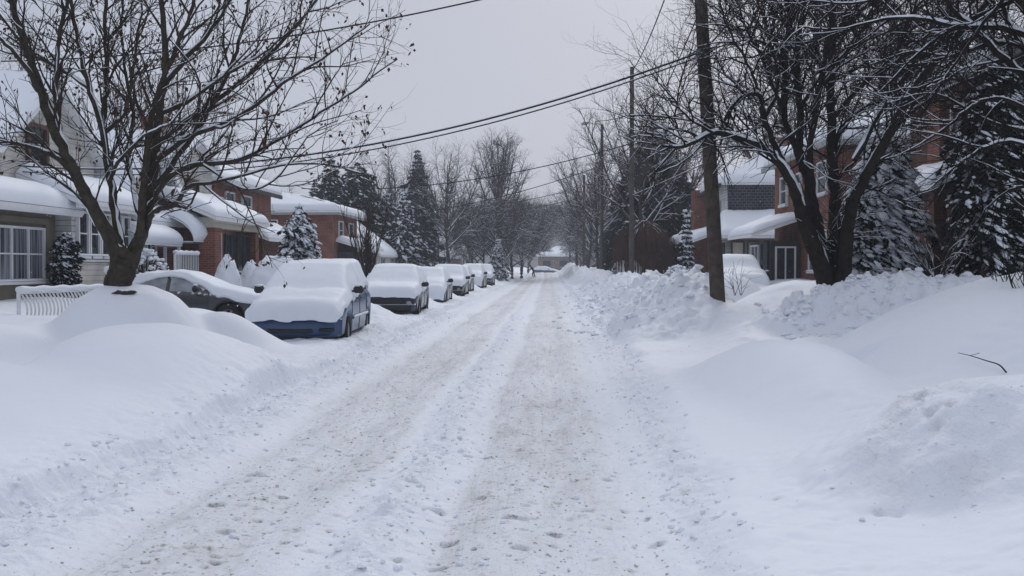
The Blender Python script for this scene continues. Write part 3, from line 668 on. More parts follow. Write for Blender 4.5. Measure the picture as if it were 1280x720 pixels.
h = House((-13, 72, .6), 'low cream house with a steep bright snow covered roof behind the young bare tree')
h.wall('cream', (-20, -11.6, 66.5, 76.5, .2, 2.6)); h.gable_y(-20, -11.6, 66.2, 73.8, 2.7, 6.0, .35); h.gable_y(-19, -11.8, 73.9, 77, 2.7, 5.0, .3)
h.gable_wall('cream', 'y', 66.5, -20, -11.6, 2.6, 5.9, .2); h.win('x', -11.6, 68, 70, 1.2, 2.3, 1, 2, 1); h.win('x', -11.6, 72, 74, 1.2, 2.3, 1, 2, 1); h.finish()
def small(loc, w, d, ze, zr, m, label, sg, grp=None, hip=False):
    x, y = loc; h = House((x, y, .3), label, group=grp)
    x0, x1 = (x-w, x) if sg > 0 else (x, x+w)
    h.wall(m, (x0, x1, y-d/2, y+d/2, .1, ze))
    if hip: h.hip(x0, x1, y-d/2, y+d/2, ze+.02, zr, .35)
    else:
        h.gable_x(x0-.3, x1+.3, y-d/2, y+d/2, ze+.02, zr, .35); h.gable_wall(m, 'x', x-.2 if sg > 0 else x, y-d/2, y+d/2, ze, zr-.15, .2)
    for a in (-.3, .12):
        h.win('x', x, y+a*d, y+a*d+1.3, 1.3, 2.5, sg, 2, 1)
        if ze > 4: h.win('x', x, y+a*d, y+a*d+1.3, 3.6, 4.8, sg, 2, 1)
        h.win('y', y-d/2, (x0+x1)/2+a*w, (x0+x1)/2+a*w+1.2, 1.3, 2.5, -1, 2, 1)
    h.door('x', x, y-.5, y+.4, .3, 2.4, sg, 'brown'); h.finish()
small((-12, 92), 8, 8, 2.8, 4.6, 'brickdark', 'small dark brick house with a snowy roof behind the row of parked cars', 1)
small((-12.5, 108), 8, 9, 4.9, 6.6, 'tan', 'tan two storey house half hidden by bare trees on the left', 1, hip=True)
small((-11, 128), 8, 9, 2.8, 4.9, 'greysid', 'grey house with a snowy gable far down the left side', 1)
small((-11.5, 150), 8, 9, 4.9, 6.5, 'brickdark', 'farthest brick house on the left side beyond the thicket', 1, hip=True)

# end of the street
h = House((3, 205, 0), 'low tan house with snowy hip roof closing the far end of the street')
h.wall('tan', (-2.2, 10, 205, 213, -.2, 3.6)); h.hip(-2.2, 10, 205, 213, 3.65, 5.5, .4)
for a in (-1.2, 2.2, 6.8): h.win('y', 205, a, a+1.6, 1.4, 2.7, -1, 2, 1, frame='darktrim')
h.door('y', 205, 4.9, 5.8, .2, 2.3, -1, 'brown'); h.finish()

# --- right side
h = House((9, 46, .8), 'grey and white house with dark shake side wall behind the near utility pole')
h.wall('whitesid', (9, 17, 50.6, 56.5, .3, 5.8)); h.wall('darksid', (9.02, 17, 50.38, 50.6, 3.6, 5.8), name='shake_wall')
h.hip(9, 17, 50.6, 57.0, 5.85, 7.8, .38)
h.wall('brick', (8.3, 8.98, 57.2, 58.6, .3, 6.0), name='brick_bay')
h.win('x', 9, 52.4, 53.8, 3.6, 5.1, -1, 1, 2, frame='greytrim'); h.win('x', 9, 55.0, 56.0, 3.6, 5.1, -1, 1, 2, frame='greytrim')
h.trim('darktrim', (8.5, 8.6, 50.1, 57.3, 5.62, 5.8))
h.wall('greysid', (8.4, 11.4, 47.4, 50.36, .3, 2.95), name='porch')
for a in (8.6, 9.35, 10.1, 10.7): h.win('y', 47.4, a, a+.62, 1.3, 2.85, -1, 1, 1, frame='darktrim', glass='beige', sill=False)
for a in (47.8, 49.2): h.win('x', 8.4, a, a+1.0, 1.3, 2.8, -1, 1, 1, frame='darktrim')
h.plane((8.0, 47.0, 3.1), (11.9, 47.0, 3.1), (11.9, 50.36, 4.3), (8.6, 50.36, 4.3), .35)
h.plane((6.9, 58.0, 3.0), (7.3, 50.4, 3.0), (8.98, 50.4, 3.6), (8.98, 58.0, 3.6), .38)
h.trim('darktrim', (8.1, 11.8, 47.15, 47.3, 2.98, 3.06), name='beam')
h.chimney(12.5, 54, .9, 7, 8.4); h.finish()

h = House((9.2, 36, .8), 'red brick two storey house with white upper windows behind the multi stem tree')
h.wall('brick', (9.2, 17, 32.2, 41.0, .3, 5.7)); h.hip(9.2, 17, 32.2, 41.0, 5.75, 7.7, .38)
h.trim('greytrim', (8.72, 8.8, 31.8, 41.4, 5.5, 5.68), (8.8, 17.4, 31.72, 31.8, 5.5, 5.68))
h.win('x', 9.2, 38.7, 39.8, 4.05, 5.15, -1, 1, 2); h.win('x', 9.2, 36.6, 37.6, 4.3, 5.1, -1, 1, 2); h.win('x', 9.2, 33.2, 34.4, 4.1, 5.2, -1, 1, 2); h.win('y', 32.2, 11.2, 12.4, 4.0, 5.1, -1)
h.wall('darktrim', (8.1, 9.19, 36.7, 40.4, .3, 2.6), name='entrance')
h.win('x', 8.1, 38.6, 40.0, 1.3, 2.5, -1, 2, 1); h.door('x', 8.1, 37.0, 37.9, .8, 2.5, -1, 'darktrim'); h.win('y', 36.7, 8.25, 9.0, 1.15, 2.4, -1, 2, 1)
h.plane((7.3, 41.0, 2.85), (7.3, 36.2, 2.85), (9.19, 36.2, 3.5), (9.19, 41.0, 3.5), .34)
h.win('x', 9.2, 33.2, 35.4, 1.5, 2.9, -1, 3, 1); h.finish()

h = House((10.2, 24, 1), 'shade-darkened red brick house at the right behind the snow laden spruces')
h.wall('brickdark', (10.2, 20, 19.5, 28.6, .3, 6.3)); h.wall('brick', (10.05, 10.19, 26.1, 26.9, .3, 6.2), name='brick_pier')  # shade put into the wall as darker brick, the lit strip as plain red brick
h.hip(10.2, 20, 19.5, 28.6, 6.35, 8.6, .38); h.trim('greytrim', (9.7, 9.8, 19.1, 29.0, 6.1, 6.28))
h.win('x', 10.2, 24.3, 25.6, 4.2, 5.7, -1, 2, 2); h.win('x', 10.2, 20.6, 22.4, 4.2, 5.7, -1, 2, 2)
h.win('x', 10.2, 23.0, 25.4, 1.9, 3.3, -1, 3, 1, frame='darktrim')
h.plane((8.9, 27.2, 3.6), (8.9, 23.6, 3.6), (10.19, 23.6, 4.15), (10.19, 27.2, 4.15), .34)
h.pillar(9.15, 27.0, .3, .6, 3.4, 'brickdark'); h.pillar(9.15, 23.8, .3, .6, 3.4, 'brickdark')
h.trim('darktrim', (8.95, 10.15, 23.65, 27.15, 3.47, 3.62), name='beam'); h.finish()
small((9.5, 66), 8, 9, 4.9, 6.8, 'brickdark', 'brick house almost hidden behind the dark spruce on the right', -1, hip=True)
small((10, 84), 8, 9, 4.9, 6.8, 'tan', 'tan house behind the second row of utility poles on the right', -1, hip=True)
small((10, 104), 8, 9, 2.9, 4.9, 'greysid', 'small grey house far down the right side', -1)
small((10.5, 128), 8, 9, 4.9, 6.6, 'brickdark', 'farthest brick house on the right side behind tree trunks', -1, hip=True)

# white metal fence on the left
r = thing('fence', (-10.4, 17.2, .7), 'low white metal fence with curved bars in front of the stucco house', 'fence')
p = MB(); s_ = MB(); x0, y0, x1, y1 = -9.35, 17.3, -9.0, 19.8
for i in range(24):
    t = i/23; x = x0+(x1-x0)*t; y = y0+(y1-y0)*t; z0 = .55; z1 = 1.22
    q = [(x+.09*math.sin(math.pi*k/6), y+.05*math.sin(math.pi*k/6), z0+(z1-z0)*k/6) for k in range(7)]
    MBt = p; MBt.tube(q, .017, 6)
bars = p.build('bars', M['white'], r, smooth=True)
q = MB(); q.tube([(x0, y0-.05, 1.22), (x1, y1+.05, 1.22)], .028, 8); q.tube([(x0, y0-.05, .65), (x1, y1+.05, .65)], .022, 8)
rl = q.build('rail', M['white'], r)
for (x, y) in ((x0, y0-.08), (x1, y1+.08)): MB().tube([(x, y, .3), (x, y, 1.28)], .035, 8).build('post', M['white'], r)
k = 24; s_.tube([(x0+(x1-x0)*t, y0-.1+(y1-y0+.2)*t, 1.275) for t in np.linspace(0, 1, k)], .055+.012*np.sin(np.arange(k)*1.3), 8); s_.build('rail_snow', M['snow'], rl, smooth=True)
# ------------------------------------------------------------------ trees
def rot_dir(d, ang, az):
    d = d.normalized(); a = d.cross(Vector((0, 0, 1)) if abs(d.z) < .95 else Vector((1, 0, 0))).normalized(); b = d.cross(a)
    return (d*math.cos(ang)+(a*math.cos(az)+b*math.sin(az))*math.sin(ang)).normalized()
def grow(out, tips, p, d, L, r, lvl, P, rg):
    """P: per level dicts seg, wander, up, n (children per metre), ang, ratio"""
    q = P[lvl]; n = max(2, int(round(L/q['seg']))); pts = [(p.copy(), r)]; end = r*q.get('end', .35)
    for i in range(n):
        d = (d+Vector((rg.gauss(0, 1), rg.gauss(0, 1), rg.gauss(0, 1)))*q['wander']+Vector((0, 0, q['up']))).normalized()
        p = p+d*(L/n); pts.append((p.copy(), r+(end-r)*(i+1)/n))
    out.append((lvl, pts))
    if lvl+1 < len(P):
        spawn(out, tips, pts, L, lvl+1, P, rg, .12)
    else: tips.append((p.copy(), d.copy()))
def spawn(out, tips, pts, L, lvl, P, rg, t0=.2, k=1.0):
    q = P[lvl]; nc = max(1, int(L*q['n']*k+rg.random())); n = len(pts)-1
    for c in range(nc):
        t = t0+(1-t0)*((c+rg.random())/nc); f = t*n; i = min(int(f), n-1); u = f-i
        a, ra = pts[i]; b, rb = pts[i+1]; p = a+(b-a)*u; r = (ra+(rb-ra)*u)
        d = (b-a).normalized(); nd = rot_dir(d, rad(rg.uniform(*q['ang'])), rg.uniform(0, 6.283))
        nd = (nd+Vector((0, 0, q.get('lift', .15)))).normalized()
        Lc = rg.uniform(*q['len'])*(1.15-.5*t)
        grow(out, tips, p, nd, Lc, min(r*.75, q['r']*rg.uniform(.75, 1.2)), lvl, P, rg)
def catm(pts, m=5):
    P = [Vector(p) for p in pts]; P = [P[0]*2-P[1]]+P+[P[-1]*2-P[-2]]; o = []
    for i in range(1, len(P)-2):
        for k in range(m):
            t = k/m; a, b, c, d = P[i-1:i+3]
            o.append(.5*((2*b)+(c-a)*t+(2*a-5*b+4*c-d)*t*t+(3*b-a-3*c+d)*t**3))
    o.append(P[-2]); return o
def chains_to(mb, chains, kf, snow=None, rg=None, smin=.006, sprob=1.0, sk=5, sth=.035):
    by = {}
    for lvl, pts in chains: by.setdefault((len(pts), kf(lvl)), []).append((lvl, pts))
    for (n, k), lst in by.items():
        P = np.array([[tuple(p) for p, r in pts] for l, pts in lst]); R = np.array([[r for p, r in pts] for l, pts in lst])
        mb.tubes(P, R, k)
        if snow is not None:
            keep = np.array([rg.random() < sprob or pts[0][1] > .03 for l, pts in lst]) & (R[:, 0] > smin)
            if keep.any():
                Pk = P[keep].copy(); Rk = R[keep]
                T = np.gradient(Pk, axis=1); T /= np.linalg.norm(T, axis=2, keepdims=True)+1e-9
                sl = np.abs(T[..., 2]); w_ = np.clip((.86-sl)/.25, 0, 1)
                ph = np.array([rg.uniform(0, 50) for _ in range(len(Pk))])[:, None]
                s_ = Pk[..., 0]*3.1+Pk[..., 1]*2.7+ph
                w_ = w_*np.clip(.75+.55*vn(s_*1.3, s_*.2+ph, 7), 0.0, 1.15)
                th = np.minimum(Rk*.85+.006, sth)
                w_ = np.where(Rk > .035, np.clip((.995-sl)/.22, 0, 1)*np.clip(.62+.9*vn(s_*.8, ph, 9), 0, 1.1), w_)
                U_ = np.array([0, 0, 1.])-T[..., 2:3]*T; U_ /= np.linalg.norm(U_, axis=2, keepdims=True)+1e-6
                Pk += U_*((Rk*.50+th*.45)*np.where(w_ > .05, 1, 0))[..., None]
                snow.tubes(Pk, np.maximum((Rk*.62+th*.30)*w_, .0005), sk)
def pxp(x, y, Y): return Vector((wx(x, Y), Y, wz(y, Y)))
def bare_tree(name, loc, label, limbs, P, seed, mats, group=None, kk=(1, 1), leaves=0, buds=0, sprob=.6, smin=.006, sth=.04, extra=None, limb_scale=1.0):
    rg = random.Random(seed); r = thing(name, loc, label, 'tree', group)
    trunk = MB(); crown = MB(); snow = MB(); big = []; ch = []; tips = []
    for pts, r0, r1, dens in limbs:
        c = catm(pts, 5); n = len(c)
        # natural wobble and knobs
        big.append((0, [(p+Vector((rg.gauss(0, .012), rg.gauss(0, .012), 0))*min(1, i), (r0+(r1-r0)*(i/(n-1))**.8)*(1+rg.uniform(-.05, .05))) for i, p in enumerate(c)]))
        Lc = sum((Vector(pts[i+1])-Vector(pts[i])).length for i in range(len(pts)-1))
        if dens > 0: spawn(ch, tips, big[-1][1], Lc, 1, P, rg, .18 if dens < 3 else .05, dens)
    chains_to(trunk, big, lambda l: 12, snow, rg, 0, 1, 8, .075)
    chains_to(crown, ch, lambda l: 5 if l == 1 else 3, snow, rg, smin, sprob, 4, sth)
    t = trunk.build('trunk', mats[0], r, smooth=True); c = crown.build('crown', mats[1], r)
    if extra:
        cs = MB()
        for pts, rr in extra:
            q = catm(pts, 4); k_ = len(q); R_ = np.interp(np.linspace(0, 1, k_), np.linspace(0, 1, len(rr)), rr)*(1+.2*vn(np.arange(k_)*.7, k_, 3)); R_[0] = R_[-1] = .005
            cs.tube([tuple(x) for x in q], R_, 10)
        cs.build('crotch_snow', M['snow'], t, smooth=True)
    if snow.v: snow.build('branch_snow', M['snow'], c, smooth=True)
    if leaves:
        lf = MB(); pos = []; dr = []
        for p, d in tips:
            if rg.random() < leaves:
                for _ in range(rg.choice((1, 2, 3))):
                    pos.append(tuple(p+Vector((rg.gauss(0, .03), rg.gauss(0, .03), rg.gauss(-.02, .02))))); v = Vector((rg.gauss(0, .6), rg.gauss(0, .6), -1)).normalized(); dr.append(tuple(v))
        if pos:
            n = len(pos); q = np.random.RandomState(seed)
            lf.rhombs(np.array(pos), np.array(dr), q.uniform(.04, .10, n), q.uniform(.012, .030, n), seed)
            lf.build('leaves', M['leaf'], c)
    return r, tips

# -- the big tree on the left
Y0 = 16.0
def lim(pts, d0, d1, r0, r1, dens, Yb=Y0, sc_=1.0):
    n = len(pts); o = []
    for i, (x, y) in enumerate(pts):
        Yi = Yb+d0+(d1-d0)*(i/(n-1)); o.append(pxp(x, y, Yi))
    return (o, r0, r1, dens)
PL = [None,
      dict(seg=.20, wander=.11, up=.03, n=2.9, ang=(28, 62), len=(.8, 1.9), r=.020, end=.35, lift=.34),
      dict(seg=.15, wander=.15, up=.03, n=4.8, ang=(30, 60), len=(.3, .9), r=.0095, end=.5, lift=.2),
      dict(seg=.12, wander=.18, up=.02, n=3.8, ang=(30, 65), len=(.12, .38), r=.0055, end=.7, lift=.1)]
limbsL = [
 lim([(132,398),(137,372),(141,350),(146,330),(152,312)], 0, 0, .27, .17, 0),
 lim([(141,338),(133,304),(110,262),(87,220),(63,170),(40,104),(20,41),(-2,-30),(-20,-110)], 0, -1.0, .135, .03, 1),
 lim([(66,175),(64,150),(61,95),(66,45),(80,-10),(90,-90)], -.45, .6, .058, .022, 1),
 lim([(146,320),(138,275),(130,222),(121,163),(104,102),(92,50),(80,-5),(68,-90)], 0, 1.3, .085, .022, 1),
 lim([(124,180),(124,140),(128,90),(126,30),(132,-40),(140,-110)], 1, 1.8, .06, .02, 1),
 lim([(146,352),(160,318),(172,285),(182,240),(188,190),(196,130),(203,80),(199,0),(205,-90)], 0, .5, .135, .033, 1),
 lim([(168,295),(172,240),(180,180),(190,120),(225,40),(245,-20),(262,-90)], 0, -1.2, .068, .018, 1),
 lim([(183,240),(212,200),(250,150),(280,95),(300,40),(312,-20),(325,-80)], .2, 1.8, .058, .017, 1),
 lim([(180,262),(200,228),(232,206),(290,200),(340,178),(400,140),(450,108),(496,74)], .1, -.6, .048, .008, 1),
 lim([(176,285),(190,262),(212,256),(232,232),(258,228),(300,219),(350,206),(405,205),(452,216)], .1, -1.3, .05, .007, .9),
 lim([(190,180),(215,158),(262,128),(318,84),(368,34),(400,-8),(420,-50)], .3, 2.2, .058, .014, 1),
 lim([(188,200),(232,170),(295,145),(352,104),(412,66),(462,30)], .3, -1.8, .05, .008, 1),
 lim([(84,215),(62,196),(30,182),(-5,172),(-50,150)], -.3, -1.6, .05, .012, 1),
 lim([(40,110),(15,70),(-15,40),(-60,10)], -.8, -1.8, .045, .012, 1),
 lim([(122,165),(148,142),(160,95),(168,40),(176,-30)], .6, 2.0, .045, .014, 1),
 lim([(104,108),(80,90),(40,70),(0,62),(-40,50)], 1, 2.2, .035, .01, 1),
 lim([(198,110),(222,80),(258,40),(285,0),(300,-50)], .5, -.8, .05, .012, 1),
 lim([(174,280),(160,235),(155,190),(160,140),(150,80),(148,10),(150,-60)], .1, 2.5, .055, .016, 1),
 lim([(196,140),(236,122),(290,86),(335,60),(390,10)], .3, .9, .04, .01, 1),
 lim([(130,225),(146,196),(176,168),(212,150),(232,118)], .2, -1.4, .035, .010, 1),
 lim([(250,205),(300,235),(340,225),(385,170),(420,150)], -.2, -1.8, .022, .006, 1),
]
XL_ = [([pxp(96, 246, 16.02), pxp(106, 266, 16.02), pxp(122, 289, 16.02), pxp(137, 312, 16.02), pxp(143, 326, 16.02)], [.02, .06, .085, .09, .03]),
       ([pxp(146, 348, 16.02), pxp(155, 334, 16.02), pxp(163, 318, 16.02)], [.03, .07, .02]), ([pxp(187, 268, 15.9), pxp(196, 262, 16.02), pxp(210, 256, 16.02)], [.02, .05, .02])]
bare_tree('maple_tree', (wx(140, Y0), Y0, .9), 'large bare tree with dead brown leaf bits rising from the snow mound at left', limbsL, PL, 11, (M['bark'], M['twig']), leaves=.45, sprob=.5, smin=.008, sth=.035, extra=XL_)

# -- multi stem tree on the right
PR = [None,
      dict(seg=.22, wander=.19, up=.01, n=4.6, ang=(28, 65), len=(.9, 2.3), r=.024, end=.3, lift=.2),
      dict(seg=.18, wander=.15, up=.01, n=5.6, ang=(30, 65), len=(.4, 1.1), r=.0115, end=.45, lift=.1),
      dict(seg=.14, wander=.18, up=.0, n=4.2, ang=(30, 70), len=(.16, .5), r=.009, end=.6, lift=.0)]
Y1 = 20.2
def lr(*a): return lim(*a, Yb=Y1)
limbsR = [
 lr([(1034,385),(1030,358),(1024,338),(1014,310),(1004,283),(996,262)], 0, 0, .20, .15, 0),
 lr([(1034,385),(1030,355),(1026,325),(1019,290),(1012,258),(1004,215),(995,190)], .1, .4, .16, .11, 0),
 lr([(1040,385),(1040,358),(1040,330),(1040,285),(1037,230),(1035,180),(1033,110),(1034,20),(1030,-80)], .2, .9, .19, .05, 1),
 lr([(1046,385),(1048,358),(1052,320),(1055,285),(1062,250)], -.1, -.2, .16, .12, 0),
 lr([(998,268),(986,236),(973,202),(960,172),(950,148),(946,123),(930,121),(913,134),(900,158)], 0, -.6, .085, .03, 1),
 lr([(1000,268),(985,230),(962,196),(927,177),(890,168),(855,184),(828,184)], 0, -1.8, .10, .022, 1),
 lr([(1000,215),(990,185),(976,144),(977,80),(981,40),(975,-30),(960,-90)], .3, 1.2, .085, .03, 1),
 lr([(995,195),(995,140),(992,90),(994,45),(1004,-20),(1010,-90)], .4, .2, .085, .03, 1),
 lr([(1010,250),(1008,188),(1016,137),(1024,90),(1034,28),(1042,-40)], .2, -.8, .08, .03, 1),
 lr([(1062,252),(1080,215),(1110,160),(1132,118),(1160,80),(1200,35),(1240,-10)], -.2, -1.4, .115, .04, 1.1),
 lr([(1058,268),(1068,232),(1104,170),(1150,130),(1196,106),(1240,95)], -.2, 1.2, .08, .02, 1),
 lr([(1036,200),(1048,160),(1070,140),(1096,128)], .8, 1.8, .04, .02, 1),
 lr([(946,123),(935,90),(915,55),(900,20),(890,-30)], -.3, -.8, .035, .012, 1.2),
 lr([(952,150),(968,110),(960,60),(945,10),(935,-50)], .1, .8, .045, .015, 1.2),
 lr([(890,168),(860,150),(835,120),(815,95)], -1.4, -1.8, .028, .008, 1.2),
 lr([(855,184),(842,150),(850,100),(862,65)], -1.6, -.6, .022, .008, 1.2),
 lr([(1033,110),(1050,70),(1080,30),(1100,-20)], .7, 2, .05, .02, 1.1),
 lr([(1110,160),(1105,110),(1120,50),(1140,0),(1150,-50)], -.6, .8, .05, .02, 1.1),
 lr([(976,144),(950,80),(925,30),(910,-30)], .8, 2.2, .045, .015, 1.2),
 lr([(995,140),(1020,100),(1060,60),(1090,0)], .4, -1.6, .04, .014, 1.1),
 lr([(1062,202),(1118,105),(1186,62),(1262,50)], -.4, 1.4, .06, .012, 1.1),
 lr([(1033,60),(1080,8),(1130,-40),(1180,-70)], .8, 2.4, .05, .02, 1.1),
 lr([(1035,150),(1085,98),(1150,62),(1222,30)], .6, -1.6, .05, .012, 1.1),
 lr([(977,80),(945,55),(912,58),(885,75)], .9, .2, .03, .008, 1.2),
 lr([(982,30),(1010,-10),(1050,-50)], 1, 2.5, .04, .015, 1.1),
]
XR_ = [([pxp(1014, 288, 20.25), pxp(1020, 312, 20.25), pxp(1029, 345, 20.25), pxp(1030, 362, 20.25)], [.03, .10, .14, .05]), ([pxp(1056, 360, 20.25), pxp(1053, 342, 20.25), pxp(1052, 322, 20.25)], [.12, .10, .02]),
       ([pxp(962, 186, 20.25), pxp(980, 212, 20.25), pxp(994, 240, 20.25), pxp(1003, 264, 20.25)], [.02, .06, .07, .03]), ([pxp(1054, 290, 20.25), pxp(1062, 252, 20.25), pxp(1078, 212, 20.25), pxp(1106, 160, 20.25)], [.02, .06, .07, .03])]
bare_tree('maple_tree', (wx(1036, Y1), Y1, 1.3), 'spreading bare tree with several thick snowy stems just right of the near pole', limbsR, PR, 23, (M['barkdark'], M['twigdark']), sprob=.6, smin=.009, sth=.055, extra=XR_)

# -- the tree at the right edge, reaching in over the lawn
Y2 = 12.6
def l2(*a): return lim(*a, Yb=Y2)
limbs2 = [
 l2([(1296,385),(1292,300),(1290,200),(1284,120),(1282,40),(1284,-60),(1290,-160)], 0, 0, .20, .10, .6),
 l2([(1286,130),(1262,98),(1228,66),(1198,36),(1168,4),(1130,-50)], 0, 1.0, .055, .022, 1),
 l2([(1288,60),(1240,42),(1190,40),(1140,30),(1097,30),(1040,42),(992,38)], 0, 1.6, .045, .010, 1),
 l2([(1290,150),(1240,128),(1205,137),(1170,165),(1120,195)], 0, .8, .035, .008, 1),
 l2([(1290,200),(1255,180),(1215,190),(1180,215),(1150,240)], 0, .2, .03, .007, 1),
 l2([(1284,40),(1250,0),(1200,-30),(1120,-60)], 0, -.8, .06, .02, 1),
 l2([(1284,90),(1250,40),(1236,0),(1225,-60)], 0, 2.0, .05, .02, 1),
 l2([(1290,240),(1262,236),(1235,250),(1205,285)], 0, .9, .025, .006, 1),
 l2([(1284,70),(1230,60),(1180,75),(1130,70),(1080,85)], 0, 2.6, .035, .008, 1),
 l2([(1284,-20),(1200,-10),(1130,-5),(1060,10),(1000,5)], 0, 2.4, .04, .010, 1),
 l2([(1290,110),(1330,60),(1380,20)], 0, -1, .07, .03, .7), l2([(1290,20),(1320,-40),(1340,-120)], 0, 2, .07, .03, .7),
 l2([(1284,0),(1220,22),(1150,62),(1092,120)], 0, 1.6, .035, .008, 1),
 l2([(1290,170),(1232,158),(1160,122),(1104,132)], 0, 2.0, .032, .008, 1),
 l2([(1284,-40),(1232,18),(1176,95),(1142,150)], 0, .4, .034, .008, 1),
 l2([(1284,-90),(1180,-60),(1080,-20),(1010,40)], 0, 2.8, .045, .008, 1),
]
P2_ = [None, dict(seg=.18, wander=.19, up=.0, n=5.6, ang=(25, 65), len=(.6, 1.5), r=.015, end=.3, lift=.08),
      dict(seg=.14, wander=.15, up=-.01, n=5.6, ang=(30, 65), len=(.25, .8), r=.0075, end=.5, lift=.0),
      dict(seg=.10, wander=.18, up=-.01, n=4.0, ang=(30, 70), len=(.1, .32), r=.0048, end=.6, lift=-.05)]
bare_tree('maple_tree', (wx(1293, Y2), Y2, 1.3), 'dark bare tree at the right edge with long branches reaching over the smooth snow drift', limbs2, P2_, 31, (M['barkdark'], M['twigdark']), sprob=.35, smin=.0075, sth=.03)

# -- generic bare trees farther off
def proto_bare(name, label, Ht, spread, seed, mats, P, forks=5, trunk_h=.28, fan=0, group='bare trees along the street', loc=(0, 0, 0), vase=1.0, sth=.05, r0=None, sprob=.5):
    rg = random.Random(seed); lim_ = []; r0 = r0 or Ht*.020
    L = Vector(loc); top = L+Vector((rg.uniform(-.2, .2), rg.uniform(-.2, .2), Ht*trunk_h))
    lim_.append(([L-Vector((0, 0, .6)), L+Vector((0, 0, Ht*.1)), top], r0*1.15, r0*.8, 0))
    lim_.append(([top, top+Vector((rg.uniform(-.3, .3), 0, Ht*.25)), top+Vector((rg.uniform(-.5, .5), .2, Ht*.5)), L+Vector((rg.uniform(-.4, .4), 0, Ht*.90))], r0*.75, r0*.12, 1))
    for i in range(fan):
        az = i*2.4+rg.uniform(-.3, .3); f_ = ((i+.5)/fan); s0 = Ht*(.02+.34*f_); el = rad(20+55*f_+rg.uniform(-8, 8)); rr = spread*rg.uniform(.85, 1.05)
        b = top+Vector((0, 0, s0*.8)); c0 = L+Vector((0, 0, Ht*.66)); e = c0+Vector((math.cos(az)*math.cos(el)*rr, math.sin(az)*math.cos(el)*rr, math.sin(el)*Ht*.33-(1-f_)*Ht*.05))
        o_ = Vector((math.cos(az), math.sin(az), 0)); m1 = b+(e-b)*.4+o_*rr*.10*(1-f_)-Vector((0, 0, Ht*.03)); m2 = b+(e-b)*.75+o_*rr*.06
        lim_.append(([b, m1, m2, e], r0*(.42-.2*f_), r0*.06, 1.0))
    for i in range(forks):
        az = 6.283*i/forks+rg.uniform(-.4, .4); s0 = rg.uniform(.0, .30)*Ht; rr = spread*rg.uniform(.75, 1.1); zt = Ht*rg.uniform(.62, .92)
        b = top+Vector((0, 0, s0)); e = L+Vector((math.cos(az)*rr, math.sin(az)*rr, max(zt, b.z-L.z+Ht*.15)))
        m1 = b+(e-b)*.35+Vector((math.cos(az)*rr*.10*vase, math.sin(az)*rr*.10*vase, -Ht*.01)); m2 = b+(e-b)*.7+Vector((math.cos(az)*rr*.05, math.sin(az)*rr*.05, 0))
        lim_.append(([b, m1, m2, e], r0*rg.uniform(.4, .55), r0*.10, 1))
    return bare_tree(name, loc, label, lim_, P, seed, mats, group=group, sprob=sprob, smin=.012, sth=sth)[0]
PF = [None, dict(seg=.7, wander=.10, up=.05, n=1.15, ang=(25, 50), len=(1.6, 3.4), r=.045, end=.3, lift=.25),
      dict(seg=.45, wander=.14, up=.03, n=2.0, ang=(28, 58), len=(.7, 1.7), r=.022, end=.5, lift=.15),
      dict(seg=.3, wander=.16, up=.02, n=2.1, ang=(28, 60), len=(.4, .9), r=.013, end=.7, lift=.1)]
PFe = [None, dict(seg=.5, wander=.10, up=.05, n=2.4, ang=(28, 58), len=(.8, 2.2), r=.040, end=.35, lift=.05),
      dict(seg=.35, wander=.14, up=.04, n=3.4, ang=(28, 60), len=(.4, 1.1), r=.025, end=.5, lift=.05),
      dict(seg=.3, wander=.16, up=.02, n=2.6, ang=(28, 60), len=(.3, .8), r=.017, end=.7, lift=.1)]
PFd = [None, dict(seg=.7, wander=.14, up=.02, n=2.3, ang=(30, 70), len=(1.4, 2.8), r=.04, end=.35, lift=.1),
      dict(seg=.4, wander=.18, up=.0, n=4.2, ang=(30, 70), len=(.7, 1.6), r=.026, end=.5, lift=.05),
      dict(seg=.3, wander=.2, up=.0, n=2.2, ang=(30, 70), len=(.3, .8), r=.019, end=.7, lift=.0)]
GB = 'bare trees along the street'
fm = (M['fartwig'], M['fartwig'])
def at(px, Y, z=.3): return (wx(px, Y), Y, z)
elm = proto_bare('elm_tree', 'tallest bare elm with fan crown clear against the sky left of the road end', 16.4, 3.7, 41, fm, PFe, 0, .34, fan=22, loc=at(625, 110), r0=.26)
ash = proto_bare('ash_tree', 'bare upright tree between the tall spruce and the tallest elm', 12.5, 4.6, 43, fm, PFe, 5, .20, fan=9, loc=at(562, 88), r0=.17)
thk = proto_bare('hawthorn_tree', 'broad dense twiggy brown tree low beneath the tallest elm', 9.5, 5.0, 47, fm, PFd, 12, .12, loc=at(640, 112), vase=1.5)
def cp(o, loc, rz, sc_, label):
    c = copy_tree(o); c.location = loc; c.rotation_euler = (0, 0, rz); c.scale = (sc_, sc_, sc_); c['label'] = label; return c
cp(thk, at(626, 100), 5.2, 1.0, 'dense dark twiggy tree right behind the small snow dusted fir')
cp(thk, at(652, 118), 2.6, 1.05, 'broad dense twiggy tree right of the tallest elm')
cp(thk, at(604, 104), 1.9, .85, 'dense twiggy tree just left of the small snow dusted fir')
cp(thk, at(660, 140), 3.1, .8, 'dense low twiggy tree nearest the road end on the left side')
cp(thk, at(590, 120), 4.4, 1.05, 'dense brown crown behind the upright bare tree')
cp(thk, at(548, 100), .8, .8, 'low twiggy tree at the foot of the tall spruce')
cp(ash, at(500, 118), 2.2, .95, 'faint bare tree seen between the two left spruces')
cp(ash, at(488, 105), 4.0, 1.15, 'bare tree crown showing left of the tall spruce')
